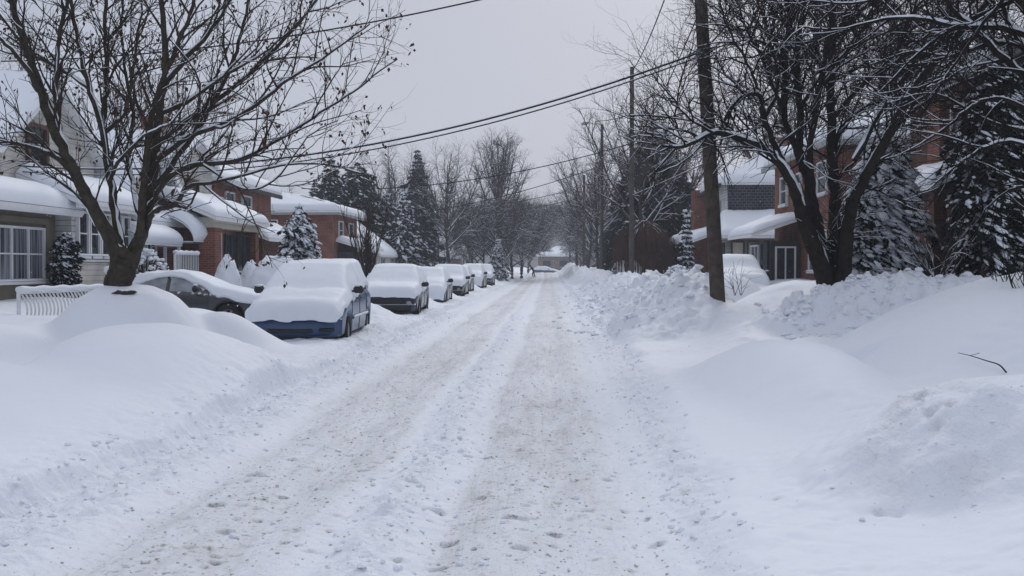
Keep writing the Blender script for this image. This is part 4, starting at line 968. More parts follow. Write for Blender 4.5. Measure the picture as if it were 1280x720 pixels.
# right side of the street
cp(ash, at(806, 60), .7, 1.02, 'tall bare tree crown fanning over the second utility pole')
cp(ash, at(748, 84), 1.2, 1.0, 'bare tree beside the third utility pole on the right')
cp(ash, at(735, 105), 3.3, .98, 'bare tree beside the fourth utility pole on the right')
cp(thk, at(734, 125), .3, .8, 'dense twiggy tree behind the row of right hand poles')
cp(ash, at(732, 145), 5.6, 1.1, 'hazy bare tree far down the right side')
cp(thk, at(726, 165), 2.6, .8, 'farthest dense tree on the right before the end house')
cp(ash, at(842, 74), 2.9, 1.05, 'bare crown rising behind the dark spruce on the right')
cp(thk, at(752, 112), 4.0, .95, 'dense dark tree mass between the right hand poles')
cp(ash, (13.5, 56, .5), 3.9, 1.1, 'bare tree rising behind the grey and white house')
cp(elm, (16, 44, .5), 5.2, .8, 'bare tree rising behind the red brick houses on the right')
cp(ash, (-19, 48, .5), .4, .85, 'bare tree top showing over the cream gabled house roofs')
cp(ash, (-21, 36, .5), 2.4, .8, 'bare tree behind the green gabled house')
for i, (x, y, s_, l) in enumerate([(-35, 120, 1.0, 'bare tree far behind the left houses'), (30, 100, 1.1, 'bare tree far behind the right houses')]): cp(ash, (x, y, .2), i*1.3, s_, l)
rgt = random.Random(9)
for i in range(9):
    x = -20+i*9; cp(thk if i % 2 else ash, (x+rgt.uniform(-2, 2), 222+rgt.uniform(-3, 8), 0), rgt.uniform(0, 6), .42, ['hazy tree behind the end house roof', 'hazy bare tree in the row beyond the street end'][i % 2] + ', number %d from the left' % (i+1))

# young multi stem tree behind the second car
PY = [None, dict(seg=.35, wander=.06, up=.08, n=2.2, ang=(12, 30), len=(.9, 2.0), r=.022, end=.3, lift=.35),
      dict(seg=.3, wander=.08, up=.06, n=3.0, ang=(15, 35), len=(.4, 1.0), r=.012, end=.6, lift=.25)]
lm = []; rgy = random.Random(4); b0 = Vector(at(455, 40, .3))
for i in range(11):
    az = rgy.uniform(0, 6.28); R_ = rgy.uniform(.2, 1.35); e = b0+Vector((math.cos(az)*R_, math.sin(az)*R_, rgy.uniform(2.6, 3.7)))
    lm.append(([b0, b0+Vector((math.cos(az)*R_*.25, math.sin(az)*R_*.25, 1.0)), b0+(e-b0)*.65+Vector((0, 0, .1)), e], .045, .012, 1))
bare_tree('young_tree', b0, 'young bare tree with many upright stems behind the second parked car', lm, PY, 5, (M['twig'], M['twig']), sprob=.4, smin=.012, sth=.03)

# -- conifers
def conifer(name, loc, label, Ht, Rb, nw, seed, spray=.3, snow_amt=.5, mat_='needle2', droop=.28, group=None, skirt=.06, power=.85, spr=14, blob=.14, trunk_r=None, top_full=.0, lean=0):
    rg = np.random.RandomState(seed); r = thing(name, loc, label, 'tree', group); L = np.array(loc, float)
    trunk = MB(); trunk.tube([L+(0, 0, -.5), L+(0, 0, Ht*.5), L+(0, 0, Ht*.98)], [trunk_r or Ht*.014, (trunk_r or Ht*.014)*.6, .015], 8)
    trunk.build('trunk', M['barkdark'], r, smooth=True)
    fp, fd, fl, fw = [], [], [], []; sp, ssz = [], []; brP, brR = [], []; sdd = []
    for i in range(nw):
        t = i/(nw-1); z = Ht*(skirt+(1-skirt)*t**.95*.985); R = Rb*max(.03, (1-t)**power+top_full*(1-t)*t)*rg.uniform(.72, 1.12)
        nb = int(rg.randint(6, 9)) if t < .85 else 5
        a0 = rg.uniform(0, 6.28)
        for b in range(nb):
            az = a0+6.283*b/nb+rg.uniform(-.3, .3); Rb_ = R*rg.uniform(.65, 1.15); s = np.linspace(0, 1, 6)
            P = np.stack([np.cos(az)*Rb_*s, np.sin(az)*Rb_*s, .10*Rb_*s-droop*Rb_*s**1.8*1.5], -1)+L+(0, 0, z)
            brP.append(P); brR.append(np.linspace(.022, .006, 6)*(Ht/8)**.4*min(1, R+.3))
            n = max(4, int(spr*Rb_/Rb*1.2)+3); u = rg.uniform(.12, 1, n)**.8
            pos = np.stack([np.interp(u, s, P[:, k]) for k in range(3)], -1)
            bd = np.array([np.cos(az), np.sin(az), -.3]); side = np.array([-np.sin(az), np.cos(az), 0])
            for sg in (-1, 1):
                an = rg.uniform(.4, 1.1, n)[:, None]
                d = bd*np.cos(an)+side*np.sin(an)*sg+np.stack([np.zeros(n), np.zeros(n), -rg.uniform(.0, .75, n)], -1); d /= np.linalg.norm(d, axis=1, keepdims=True)
                ln = spray*rg.uniform(.6, 1.3, n)*(.5+.5*min(1, Rb_/Rb*2)); p0 = pos+rg.normal(0, spray*.10, (n, 3))
                fp.append(p0); fd.append(d); fl.append(ln); fw.append(ln*rg.uniform(.14, .26, n))
                d2 = d+rg.normal(0, .45, (n, 3)); d2 /= np.linalg.norm(d2, axis=1, keepdims=True)
                fp.append(p0+d*ln[:, None]*.4); fd.append(d2); fl.append(ln*.7); fw.append(ln*rg.uniform(.10, .2, n))
            m = rg.rand(n) < snow_amt
            if m.any():
                k = m.sum(); q = pos[m]+rg.normal(0, blob*.7, (k, 3))*(1, 1, .35); q[:, 2] += blob*.15; sp.append(q)
                sz = blob*rg.uniform(.45, 1.25, k)*(.6+.4*min(1, Rb_/Rb*1.6)); ssz.append(sz); sdd.append(d[m]); q2 = p0[m]+d[m]*ln[m, None]*.5; q2[:, 2] += sz*.12; sp.append(q2); ssz.append(sz*.62); sdd.append(d[m])
    fo = MB(); fo.tubes(np.array(brP), np.array(brR), 3)
    fo.rhombs(np.concatenate(fp), np.concatenate(fd), np.concatenate(fl), np.concatenate(fw), seed)
    f = fo.build('crown', M[mat_], r)
    if sp:
        z_ = np.concatenate(ssz); dd_ = np.concatenate(sdd)
        sn = MB(); sn.oblobs(np.concatenate(sp), dd_, z_*rg.uniform(.8, 1.5, len(z_)), z_*rg.uniform(.35, .75, len(z_)), z_*rg.uniform(.2, .38, len(z_)), seed, .22); sn.build('snow_clumps', M['snow'], f, smooth=True)
    return r
GC = 'spruces down the street'
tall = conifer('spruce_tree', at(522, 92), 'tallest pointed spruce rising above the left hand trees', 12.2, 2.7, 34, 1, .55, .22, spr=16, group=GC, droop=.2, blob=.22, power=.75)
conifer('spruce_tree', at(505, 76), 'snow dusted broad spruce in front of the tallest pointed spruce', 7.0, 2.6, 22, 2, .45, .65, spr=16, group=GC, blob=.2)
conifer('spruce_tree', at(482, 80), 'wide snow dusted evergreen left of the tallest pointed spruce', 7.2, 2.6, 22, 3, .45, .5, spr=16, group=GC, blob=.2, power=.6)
conifer('pine_tree', at(412, 76), 'dark evergreen whose top shows above the brick house hip roof', 10.0, 2.8, 26, 4, .5, .3, spr=16, group=GC, blob=.2, power=.7)
conifer('pine_tree', at(446, 78), 'bulky dark evergreen directly above the low cream house roof', 9.6, 3.3, 28, 6, .5, .22, spr=18, group=GC, blob=.2, power=.42)
cp(tall, at(392, 84), 1, .72, 'dark evergreen behind the left end of the brick hip roof')
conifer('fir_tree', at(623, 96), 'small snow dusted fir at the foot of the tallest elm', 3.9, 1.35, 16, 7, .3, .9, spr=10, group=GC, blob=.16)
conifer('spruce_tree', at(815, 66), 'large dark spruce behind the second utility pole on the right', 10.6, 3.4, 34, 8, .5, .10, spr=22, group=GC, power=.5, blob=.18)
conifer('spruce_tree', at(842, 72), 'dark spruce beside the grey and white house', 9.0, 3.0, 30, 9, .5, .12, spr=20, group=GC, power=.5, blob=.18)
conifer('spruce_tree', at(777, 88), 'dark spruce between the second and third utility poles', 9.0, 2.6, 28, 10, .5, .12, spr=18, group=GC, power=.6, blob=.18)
conifer('fir_tree', at(857, 47, .9), 'small slim snowy fir left of the near utility pole', 3.4, .45, 14, 12, .22, .8, spr=8, group=GC, blob=.1)
# snow laden spruces near the right houses, and the shrub before the brick houses on the left
conifer('spruce_tree', at(1098, 22.5, 1.0), 'heavily snow laden spruce right of the multi stem tree', 3.7, 1.35, 18, 13, .17, .5, mat_='needle', spr=44, blob=.15, droop=.6, power=.38)
conifer('spruce_tree', at(1072, 22.2, 1.0), 'low snow laden evergreen directly beside the right trunk of the multi stem tree', 2.7, .85, 15, 14, .17, .42, mat_='needle', spr=36, blob=.12, droop=.5, power=.5)
conifer('spruce_tree', at(1232, 20.6, 1.2), 'dark evergreen with hanging snowy boughs at the right of the brick house', 4.9, 1.35, 26, 15, .17, .16, mat_='needle', spr=48, blob=.11, droop=.6, power=.4, skirt=.16)
conifer('spruce_tree', at(1292, 21.5, 1.2), 'dark evergreen at the right edge behind the edge tree trunk', 5.4, 1.4, 26, 16, .18, .14, mat_='needle', spr=44, blob=.11, droop=.6, power=.4, skirt=.16)
conifer('spruce_tree', at(372, 36, .4), 'round snow laden evergreen in front of the two storey brick house', 3.5, 1.35, 18, 17, .2, .62, mat_='needle', spr=26, blob=.14, droop=.3, power=.55)
conifer('cedar_shrub', (wx(73, 24.0), 24.0, .7), 'narrow dark cedar with snowy tufts beside the stucco house wall', 1.8, .36, 18, 18, .16, .55, mat_='needle', spr=14, blob=.07, droop=.1, power=.25)

# weeping tree, brown
def weeping(loc, label):
    rg = np.random.RandomState(3); r = thing('weeping_tree', loc, label, 'tree'); L = np.array(loc, float)
    MB().tube([L+(0, 0, -.4), L+(.1, 0, 1.6), L+(0, 0, 3.2)], [.16, .12, .07], 8).build('trunk', M['weep'], r)
    P = []; R = []; S = []; SR = []
    for i in range(850):
        az = rg.uniform(0, 6.28); rr = 1.75*rg.uniform(.15, 1)**.6; top = 3.9-.55*(rr/1.75)**2*1.6+rg.uniform(-.35, .2); e = rg.uniform(.2, 2.0)
        x, y = math.cos(az)*rr, math.sin(az)*rr; n = 7; t = np.linspace(0, 1, n)
        zz = 3.5+rg.uniform(-.6, .4)*0+.55*np.sin(np.clip(t/.3, 0, 1)*1.57)*rr/1.75*0+(top-3.5)*np.clip(t/.3, 0, 1)+.0-(top-e)*(np.clip(t-.2, 0, 1)/.8)**1.4
        k = .12+.88*np.clip(t/.55, 0, 1)**.7
        q = np.stack([x*k+np.cumsum(rg.normal(0, .035, n)), y*k+np.cumsum(rg.normal(0, .035, n)), zz], -1)+L; P.append(q); R.append(np.full(n, .011))
        if rg.rand() < .10: S.append(q[:3]*[1,1,1]+(0, 0, .02)); SR.append(np.array([.004, .026, .004]))
    mb = MB(); mb.tubes(np.array(P), np.array(R), 3); c = mb.build('crown', M['weep'], r)
    s_ = MB(); s_.tubes(np.array(S), np.array(SR), 4); s_.build('branch_snow', M['snow'], c, smooth=True)
weeping(at(803, 56, .5), 'rounded weeping tree with hanging reddish brown twigs behind the second pole')

# shrubs
def snow_shrub(loc, rx, rz, label, seed, cover=.8, shape='round'):
    rg = np.random.RandomState(seed); r = thing('shrub', loc, label, 'shrub'); L = np.array(loc, float)
    P = []; R = []
    for i in range(90):
        az = rg.uniform(0, 6.28); el = rg.uniform(.2, 1.45); rr = rg.uniform(.8, 1.03)
        e = np.array([math.cos(az)*math.cos(el)*rx, math.sin(az)*math.cos(el)*rx, math.sin(el)*rz])*rr; t = np.linspace(0, 1, 5)[:, None]
        q = e*t+np.array([0, 0, .12])*np.sin(t*3.1)+rg.normal(0, .02, (5, 3)); q[0] = (0, 0, -.15); P.append(q+L); R.append(np.linspace(.014, .004, 5))
    mb = MB(); mb.tubes(np.array(P), np.array(R), 3); b = mb.build('branches', M['twig'], r)
    n, m = 26, 16; th = np.linspace(0, 2*math.pi, n, endpoint=False); ph = np.linspace(.04, 1.25 if shape == 'round' else 1.5, m); TH, PH = np.meshgrid(th, ph)
    q = .93+.10*fbm(TH*1.5+seed, PH*3, seed, 3)+.05*vn(TH*4, PH*7, seed)
    rr = rx*np.sin(PH)**(.8 if shape == 'round' else .95)*q
    S = np.stack([rr*np.cos(TH), rr*np.sin(TH), (rz+.05)*np.cos(PH)**(.8 if shape == 'round' else 1.1)*q], -1)+L
    if cover >= 1: sn = MB(); sn.grid(S, close=True); sn.build('snow_cap', M['snow'], b, smooth=True)
    else:
        k = int(260*cover); az = rg.uniform(0, 6.28, k); el = rg.uniform(.15, 1.5, k); pos = np.stack([np.cos(az)*np.cos(el)*rx, np.sin(az)*np.cos(el)*rx, np.sin(el)*rz], -1)*rg.uniform(.85, 1.02, (k, 1))+L
        sz = rg.uniform(.03, .09, k); sn = MB(); sn.blobs(pos, np.stack([sz, sz*.8, sz*.6], -1), seed); sn.build('snow_clumps', M['snow'], b, smooth=True)
snow_shrub((-10.0, 30.6, .7), .48, 1.35, 'left and larger of two cone shaped shrubs wrapped in snow by the porch', 1, 1.0, 'cone')
snow_shrub((-9.8, 32.4, .7), .42, 1.15, 'right and smaller of two cone shaped shrubs wrapped in snow by the porch', 2, 1.0, 'cone')
snow_shrub((-11.2, 27.2, 1.0), .75, 1.15, 'round bare shrub dusted with snow in front of the awning', 3, .8)
snow_shrub(at(345, 31.5, .5), 1.05, 1.5, 'large shrub bowed under a thick snow cap behind the blue van', 4, 1.0)
snow_shrub((wx(846, 44), 44, .6), .8, 1.1, 'snow dusted bush beside the slim fir on the right', 6, .9)
def twiggy(loc, n, Lh, spread, label, seed, r0=.012, m='twig', snowy=.4):
    rg = random.Random(seed); r = thing('shrub', loc, label, 'shrub'); ch = []; tips = []; L = Vector(loc)
    P = [dict(seg=.15, wander=.10, up=.03, n=2.4, ang=(20, 50), len=(1, 1), r=r0), dict(seg=.12, wander=.12, up=.03, n=3, ang=(25, 55), len=(.2*Lh, .5*Lh), r=r0*.6, end=.5), dict(seg=.1, wander=.15, up=.02, n=2.5, ang=(25, 55), len=(.1*Lh, .25*Lh), r=r0*.4, end=.6)]
    for i in range(n):
        az = rg.uniform(0, 6.28); d = Vector((math.cos(az)*spread, math.sin(az)*spread, 1)).normalized()
        grow(ch, tips, L+Vector((rg.uniform(-.1, .1), rg.uniform(-.1, .1), -.1)), d, Lh*rg.uniform(.6, 1.1), r0, 0, P, rg)
    mb = MB(); sn = MB(); chains_to(mb, ch, lambda l: 4, sn, rg, .005, snowy, 4, .02); b = mb.build('branches', M[m], r)
    if sn.v: sn.build('branch_snow', M['snow'], b, smooth=True)
twiggy(at(890, 30, .95), 16, 1.15, 1.1, 'bare low shrub with spreading twigs just left of the near pole base', 1)
twiggy(at(920, 27, 1.0), 7, .9, .35, 'thin bare stalks poking from the snow just right of the near pole', 2, .008)
twiggy(at(1247, 13.2, 1.35), 7, .75, .55, 'bare thin stems rising from the smooth drift at the right edge', 3, .009, 'twigdark', .15)
twiggy(at(1270, 12.6, 1.3), 6, .8, .5, 'second clump of bare stems at the foot of the edge tree', 5, .009, 'twigdark', .15)
twiggy(at(1165, 19.8, 1.45), 12, 1.7, 1.1, 'tangled snowy bare shrub between the laden spruce and the dark evergreen', 4, .018, 'twig', .9)
twiggy(at(540, 70, .4), 12, 2.4, 1.2, 'bowed snowy branches beyond the second parked car', 7, .03, 'twig', 1.0)
# fallen twig lying on the drift
p = [pxp(x, y, Y) for x, y, Y in [(1190, 375, 11.4), (1205, 380, 11.2), (1225, 386, 11.0), (1240, 392, 10.9), (1249, 400, 10.8)]]
p = [Vector((q.x, q.y, gz(q.x, q.y)+.05+.05*math.sin(i*.9))) for i, q in enumerate(p)]
mb = MB(); mb.tube([tuple(q) for q in catm(p, 4)], np.linspace(.003, .009, 17), 6); mb.tube([tuple(p[1]), tuple(p[1]+Vector((.05, -.12, .04)))], .003, 5)
tag(mb.build('twig', M['twigdark'], None, smooth=True), 'thin curved dead twig sticking out of the smooth drift at right', 'twig')
def hang_bird():pass
# dead seed pod / exposed earth at the foot of the left tree
yy_ = next(y for y in np.arange(12.0, 16.5, .02) if gz(wx(147, y), y) >= wz(368, y))
mb = MB(); mb.oblobs(np.array([(wx(147, yy_)+.1*k, yy_+.02, wz(368, yy_)+.02*(k % 2)) for k in (-1, 0, 1)]), np.array([(1., 0, .1)]*3), np.array([.12, .14, .1]), np.array([.07]*3), np.array([.035, .05, .04]), 3, .3)
tag(mb.build('bark_lump', M['bark'], None, smooth=True), 'dark exposed root hollow in the snow mound below the left tree', 'root')
# ------------------------------------------------------------------ vehicles (front towards local -Y, origin on the ground under the front bumper)
def car(loc, rz, label, spec, group='parked cars buried in snow', detail=True, name='parked_car'):
    r = thing(name, loc, label, spec.get('cat', 'car'), group, rz)
    T = spec; Lc = T['L']; K = np.array(T['key'], float)   # rows: y, zbelt, ztop, wbelt, wtop
    zb0 = T['zb']; wh = T['wheels']; Ra = T['wr']+.065
    ys = np.unique(np.concatenate([np.linspace(0, .3, 6), np.arange(.3, Lc-.3, .06), np.linspace(Lc-.3, Lc, 6)]))
    def prm(y):
        v = [np.interp(y, K[:, 0], K[:, i]) for i in range(1, 5)]
        zb = zb0
        for w_ in wh:
            if abs(y-w_) < Ra: zb = max(zb, T['wr']-.02+math.sqrt(max(0, Ra**2-(y-w_)**2)))
        return (*v, zb)
    def sec(y, o=0.0, top=0.0):
        zl, zt, wb, wt, zb = prm(y)
        zt = max(zt, zl+.02)
        pts = [(wb*.90, min(zb, zl-.12)), (wb*.975, min(zb+.05, zl-.10)), (wb, (max(zb, zb0)+.45*(zl-zb)) if zb < zl-.3 else zl-.09), (wb*.995, zl-.07), (wb*.965, zl)]
        g = zt-zl
        pts += [(wb*.94-(wb*.94-wt)*.12, zl+g*.12), (wb*.94-(wb*.94-wt)*.5, zl+g*.52), (wt+.02, zl+g*.84), (wt-.03, zt-.02*min(1, g*3)), (wt*.6, zt+.012), (0, zt+.02)]
        return pts
    def ring(y, f=sec):
        p = f(y); return [(x, y, z) for x, z in p]+[(-x, y, z) for x, z in p[-2::-1]]
    P = np.array([ring(y) for y in ys]); body = MB(); body.grid(P)
    n = P.shape[1]
    body.add(P[0], [tuple(range(n))]); body.add(P[-1], [tuple(range(n-1, -1, -1))])
    bo = body.build('body', T['paint'], r, smooth=True, local=True)
    un = MB(); wmax = K[:, 3].max(); un.box(-wmax*.86, wmax*.86, .12, Lc-.12, zb0-.02, min(K[:, 1])*.85); un.box(-wmax*.6, wmax*.6, .4, Lc-.3, zb0-.1, zb0-.021); un.build('underbody', M['under'], r, local=True)
    # wheels
    for w_ in wh:
        for sg in (-1, 1):
            x1 = sg*(wmax*.985); x0 = x1-sg*.2; R = T['wr']
            t = MB(); a = np.linspace(0, 2*math.pi, 25)[:-1]
            prof = [(0, R*.62), (.0, R*.93), (.03, R), (.17, R), (.20, R*.93), (.20, R*.60)]
            G = np.array([[(x0+sg*q, w_+rr*math.cos(A), R+rr*math.sin(A)) for A in a] for q, rr in prof]); t.grid(G, close=True)
            wo = t.build('wheel', M['tyre'], r, smooth=False, local=True)
            if detail:
                rm = MB(); xx = x1-sg*.03
                rm.grid(np.array([[(xx-sg*d, w_+rr*math.cos(A), R+rr*math.sin(A)) for A in a] for d, rr in ((.0, R*.62), (-.01, R*.58), (.02, R*.52))]), close=True)
                for s_ in range(6):
                    A = s_*math.pi/3; c, q = math.cos(A), math.sin(A)
                    v = [(xx-sg*.0, w_+c*R*.1-q*.035, R+q*R*.1+c*.035), (xx, w_+c*R*.1+q*.035, R+q*R*.1-c*.035), (xx, w_+c*R*.56+q*.02, R+q*R*.56-c*.02), (xx, w_+c*R*.56-q*.02, R+q*R*.56+c*.02)]
                    rm.add(v+[(x-sg*.02, y, z) for x, y, z in v], [(0,1,2,3),(7,6,5,4),(0,4,5,1),(1,5,6,2),(2,6,7,3),(3,7,4,0)])
                rm.build('rim', M['rim'], wo, local=True)
    # glass set just proud of the body sides
    def side_patch(y0, y1, i0, i1, sg, m, nm, par, off=.006):
        yy = np.linspace(y0, y1, 12); G = []
        for y in yy:
            p = sec(y); q = [((p[i][0]+off)*sg, y, p[i][1]) for i in range(i0, i1+1)]; G.append(q)
        mb = MB(); G = np.array(G); mb.grid(G if sg > 0 else G[:, ::-1]); return mb.build(nm, m, par, smooth=True, local=True)
    for (y0, y1) in T['side']:
        for sg in (-1, 1): side_patch(y0, y1, 5, 7, sg, T.get('glass', M['glass']), 'side_window', r)
    # front glass and rear glass
    for (y0, y1, nm) in (T['ws']+('windshield',), T['rw']+('rear_window',)):
        yy = np.linspace(y0, y1, 8); G = []
        for y in yy:
            zl, zt, wb, wt, zb = prm(y); G.append([(x*wt*.93, y, zt+.026) for x in np.linspace(-1, 1, 9)])
        mb = MB(); mb.grid(np.array(G)); mb.build(nm, T.get('glass', M['glass']), r, smooth=True, local=True)
    if detail:
        zf = T['front']     # dict of front details
        if 'bumper' in zf:
            z0, z1 = zf['bumper']; wv = np.linspace(-1, 1, 21); n_ = 7
            G = []
            for u in wv:
                x = u*wmax*.97; yb = -.09+.16*abs(u)**4+.03*u*u
                G.append([(x*k, yb+d, z) for k, d, z in ((.95, .10, z0), (.985, .02, z0+.03), (1, .0, z0+.1*(z1-z0)+.03), (1, -.005, (z0+z1)/2), (1, .0, z1-.05), (.99, .02, z1-.015), (.96, .12, z1))])
            mb = MB(); mb.grid(np.array(G)); bmp = mb.build('front_bumper', zf.get('bm', T['paint']), r, smooth=True, local=True)
            for (x0, x1, a, b) in zf.get('slots', []):
                yb = -.105
                q = MB(); q.rbox(x0, x1, yb, -.02, a, b, .02); q.build('air_intake', M['black'], bmp, local=True)
        for (x0, x1, a, b, mm, nm, yf) in zf.get('boxes', []):
            q = MB(); q.rbox(x0, x1, yf, .10, a, b, .02); q.build(nm, M[mm], r, local=True)
        for (x, z, R) in zf.get('fog', []):
            q = MB(); q.tube([(x, -.125, z), (x, -.02, z)], R, 14); q.build('fog_lamp', M['lamp'], r, local=True)
        for y in T.get('seams', []):
            for sg in (-1, 1):
                p = sec(y); q = MB(); q.tube([((x+.003)*sg, y, z) for x, z in p[1:8]], .006, 4); q.build('door_seam', M['black'], r, local=True)
        for y in T.get('handles', []):
            for sg in (-1, 1):
                p = sec(y); q = MB(); q.rbox(sg*(p[3][0]-.01), sg*(p[3][0]+.035), y-.09, y+.09, p[3][1]-.03, p[3][1]-.002, .01); q.build('door_handle', M['black'], r, local=True)
        if 'mould' in T:
            for sg in (-1, 1):
                yy = np.linspace(wh[0]+Ra+.03, wh[1]-Ra-.03, 16); q = MB(); q.tube([((sec(y)[2][0]+.008)*sg, y, T['mould']) for y in yy], .028, 6); o_ = q.build('side_moulding', T['paint'], r, local=True)
                q = MB(); q.tube([((sec(y)[2][0]+.03)*sg, y, T['mould']+.03) for y in yy], .026, 6); q.build('moulding_snow', M['snowcar'], o_, smooth=True, local=True)
    ym = T['mirror']; zm = prm(ym)[0]+.06
    for sg in (-1, 1):
        x = prm(ym)[2]*.95; q = MB(); q.rbox(sg*(x+.03), sg*(x+.25), ym-.05, ym+.07, zm, zm+.16, .045); q.rbox(sg*(x-.05), sg*(x+.06), ym-.02, ym+.04, zm+.02, zm+.07, .02)
        o_ = q.build('wing_mirror', M['black'], r, local=True)
        q = MB(); q.blobs([(sg*(x+.13), ym+.01, zm+.175)], [(.11, .06, .035)], 1, .1); q.build('mirror_snow', M['snowcar'], o_, smooth=True, local=True)
    # the coat of snow
    th = T.get('snow', .2); zfs, zrs = T['zfs'], T['zrs']; sl = T['snowline']   # list (y, z) of the side snow line
    sl = np.array(sl, float); sd = T.get('seed', 1)
    S = []; na = 9
    ysn = [('f', a) for a in np.linspace(math.pi/2, 0, na)[:-1]]+[('m', y) for y in np.arange(.20, Lc-.15, .07)]+[('r', a) for a in np.linspace(0, math.pi/2, na)[1:]]
    for kind_, q in ysn:
        if kind_ == 'f': y = .20; yy = .20-(.20+T.get('fo', .20))*math.sin(q)**1.0; fz = math.cos(q)**.45; zc = zfs
        elif kind_ == 'r': y = Lc-.2; yy = Lc-.2+(.2+.12)*math.sin(q); fz = math.cos(q)**.45; zc = zrs
        else: y = yy = q; fz = 1; zc = 0
        zl, zt, wb, wt, zb = prm(y); zt = max(zt, zl+.02); g = zt-zl
        zs = np.interp(yy, sl[:, 0], sl[:, 1])
        tv = th*(1+.42*float(fbm(yy*1.3+sd, sd*3.1, sd, 2)))
        base = [(wb*.995+.02, zl-.18), (wb*.99+.035, zl-.10), (wb*.975+.045, zl), (wb*.94-(wb*.94-wt)*.25+.05, zl+g*.25+tv*.1), (wb*.94-(wb*.94-wt)*.55+.05, zl+g*.56+tv*.25), (wt+.055, zl+g*.84+tv*.4), (wt+.0, zt+tv*.78), (wt*.82, zt+tv*.97), (wt*.5, zt+tv*1.03), (0, zt+tv*1.05)]
        L2 = np.cumsum([0]+[math.dist(base[i], base[i+1]) for i in range(9)]); u = np.linspace(0, L2[-1], 20)
        bx = np.interp(u, L2, [b[0] for b in base]); bz = np.interp(u, L2, [b[1] for b in base])
        # start of the coat on the side: wherever the snow line is at this y
        if zs > bz[0]:
            k0 = np.interp(zs, bz, u) if zs < bz[-1] else u[-1]*.9
            u = np.linspace(k0, L2[-1], 20); bx = np.interp(u, L2, [b[0] for b in base]); bz = np.interp(u, L2, [b[1] for b in base])
        bx[0] -= .05
        row = []
        for sg, idx in ((1, range(20)), (-1, range(18, -1, -1))):
            for i in idx:
                x, z = bx[i], bz[i]
                rz_ = .06*float(vn(yy*3.3+sg*7, sd+i*.05, sd))*(1 if i < 3 else 0)
                if kind_ != 'm':
                    z = zc+(z-zc)*fz if z > zc else z; x = x*(1-.06*(1-fz))
                    z += .03*float(vn(x*5, 0, sd+3))*(1-fz)
                nn = .034*float(fbm(x*1.9+sg, yy*1.9+z, sd+5, 3))
                row.append((x*sg+nn*sg, yy+nn, z+rz_+nn))
        S.append(row)
    q = MB(); q.grid(np.array(S)); q.build('snow_cover', M['snowcar'], r, smooth=True, local=True)
    return r
blue = paint('blue_paint', (.016, .062, .155)); navy = paint('navy_paint', (.022, .035, .060)); grey = paint('grey_paint', (.07, .075, .085)); dkg = paint('graphite_paint', (.030, .032, .036)); slv = paint('silver_paint', (.22, .23, .25))
VAN = dict(L=4.8, zb=.24, wr=.33, wheels=(.92, 3.92), cat='van', paint=blue, key=[(0, .62, .68, .80, .70), (.06, .72, .78, .88, .76), (.2, .84, .90, .92, .80), (.6, .95, 1.03, .95, .82), (1.05, 1.03, 1.12, .96, .84), (1.3, 1.05, 1.26, .96, .80), (2.05, 1.08, 1.66, .96, .70), (2.5, 1.08, 1.72, .96, .70), (4.2, 1.08, 1.70, .96, .70), (4.6, 1.06, 1.60, .93, .68), (4.75, .98, 1.15, .90, .66), (4.8, .8, .9, .86, .64)],
    side=[(1.55, 2.35), (2.5, 3.5), (3.6, 4.4)], ws=(1.22, 2.0), rw=(4.62, 4.74), mirror=1.55, seams=(1.28, 2.42, 3.55), handles=(2.2, 2.6), mould=.58, snow=.15, zfs=.60, zrs=1.1, seed=2, fo=.22,
    snowline=[(-.3, .6), (.0, .66), (.4, .80), (1.0, .93), (1.4, .96), (1.8, .98), (2.1, 1.02), (2.6, 1.12), (3.2, 1.14), (3.6, 1.18), (4.4, 1.3), (4.9, 1.2)],
    front=dict(bumper=(.26, .64), slots=[(-.52, .38, .33, .43), (.50, .78, .36, .44), (-.80, -.6, .36, .43)], boxes=[(-.74, .74, .16, .25, 'black', 'air_dam', -.06)]))
SUV = dict(L=4.6, zb=.36, wr=.36, wheels=(.85, 3.6), cat='car', paint=navy, key=[(0, .78, .84, .80, .72), (.06, .90, .96, .86, .78), (.3, .98, 1.06, .89, .80), (1.0, 1.04, 1.12, .91, .82), (1.25, 1.06, 1.22, .91, .80), (1.95, 1.08, 1.66, .91, .68), (2.4, 1.08, 1.70, .91, .68), (4.1, 1.08, 1.68, .91, .68), (4.4, 1.06, 1.55, .89, .66), (4.55, .98, 1.1, .86, .64), (4.6, .8, .9, .82, .62)],
    side=[(1.5, 2.3), (2.45, 3.3), (3.4, 4.2)], ws=(1.2, 1.9), rw=(4.42, 4.53), mirror=1.5, seams=(1.25, 2.38, 3.3), handles=(2.15, 3.1), snow=.17, zfs=.80, zrs=1.1, seed=5, fo=.2,
    snowline=[(-.3, .8), (.3, .86), (1.2, .94), (2.2, .94), (3, 1.0), (4.7, 1.1)],
    front=dict(bumper=(.34, .62), bm=M['black'], boxes=[(-.66, .50, .60, .80, 'black', 'grille', -.10), (-.70, .86, .555, .60, 'chrome', 'chrome_strip', -.125), (-.74, .74, .24, .34, 'black', 'air_dam', -.05), (-.60, .44, .755, .80, 'darktrim', 'grille_bar', -.115)], fog=[(.66, .62, .075), (-.76, .62, .07)]))
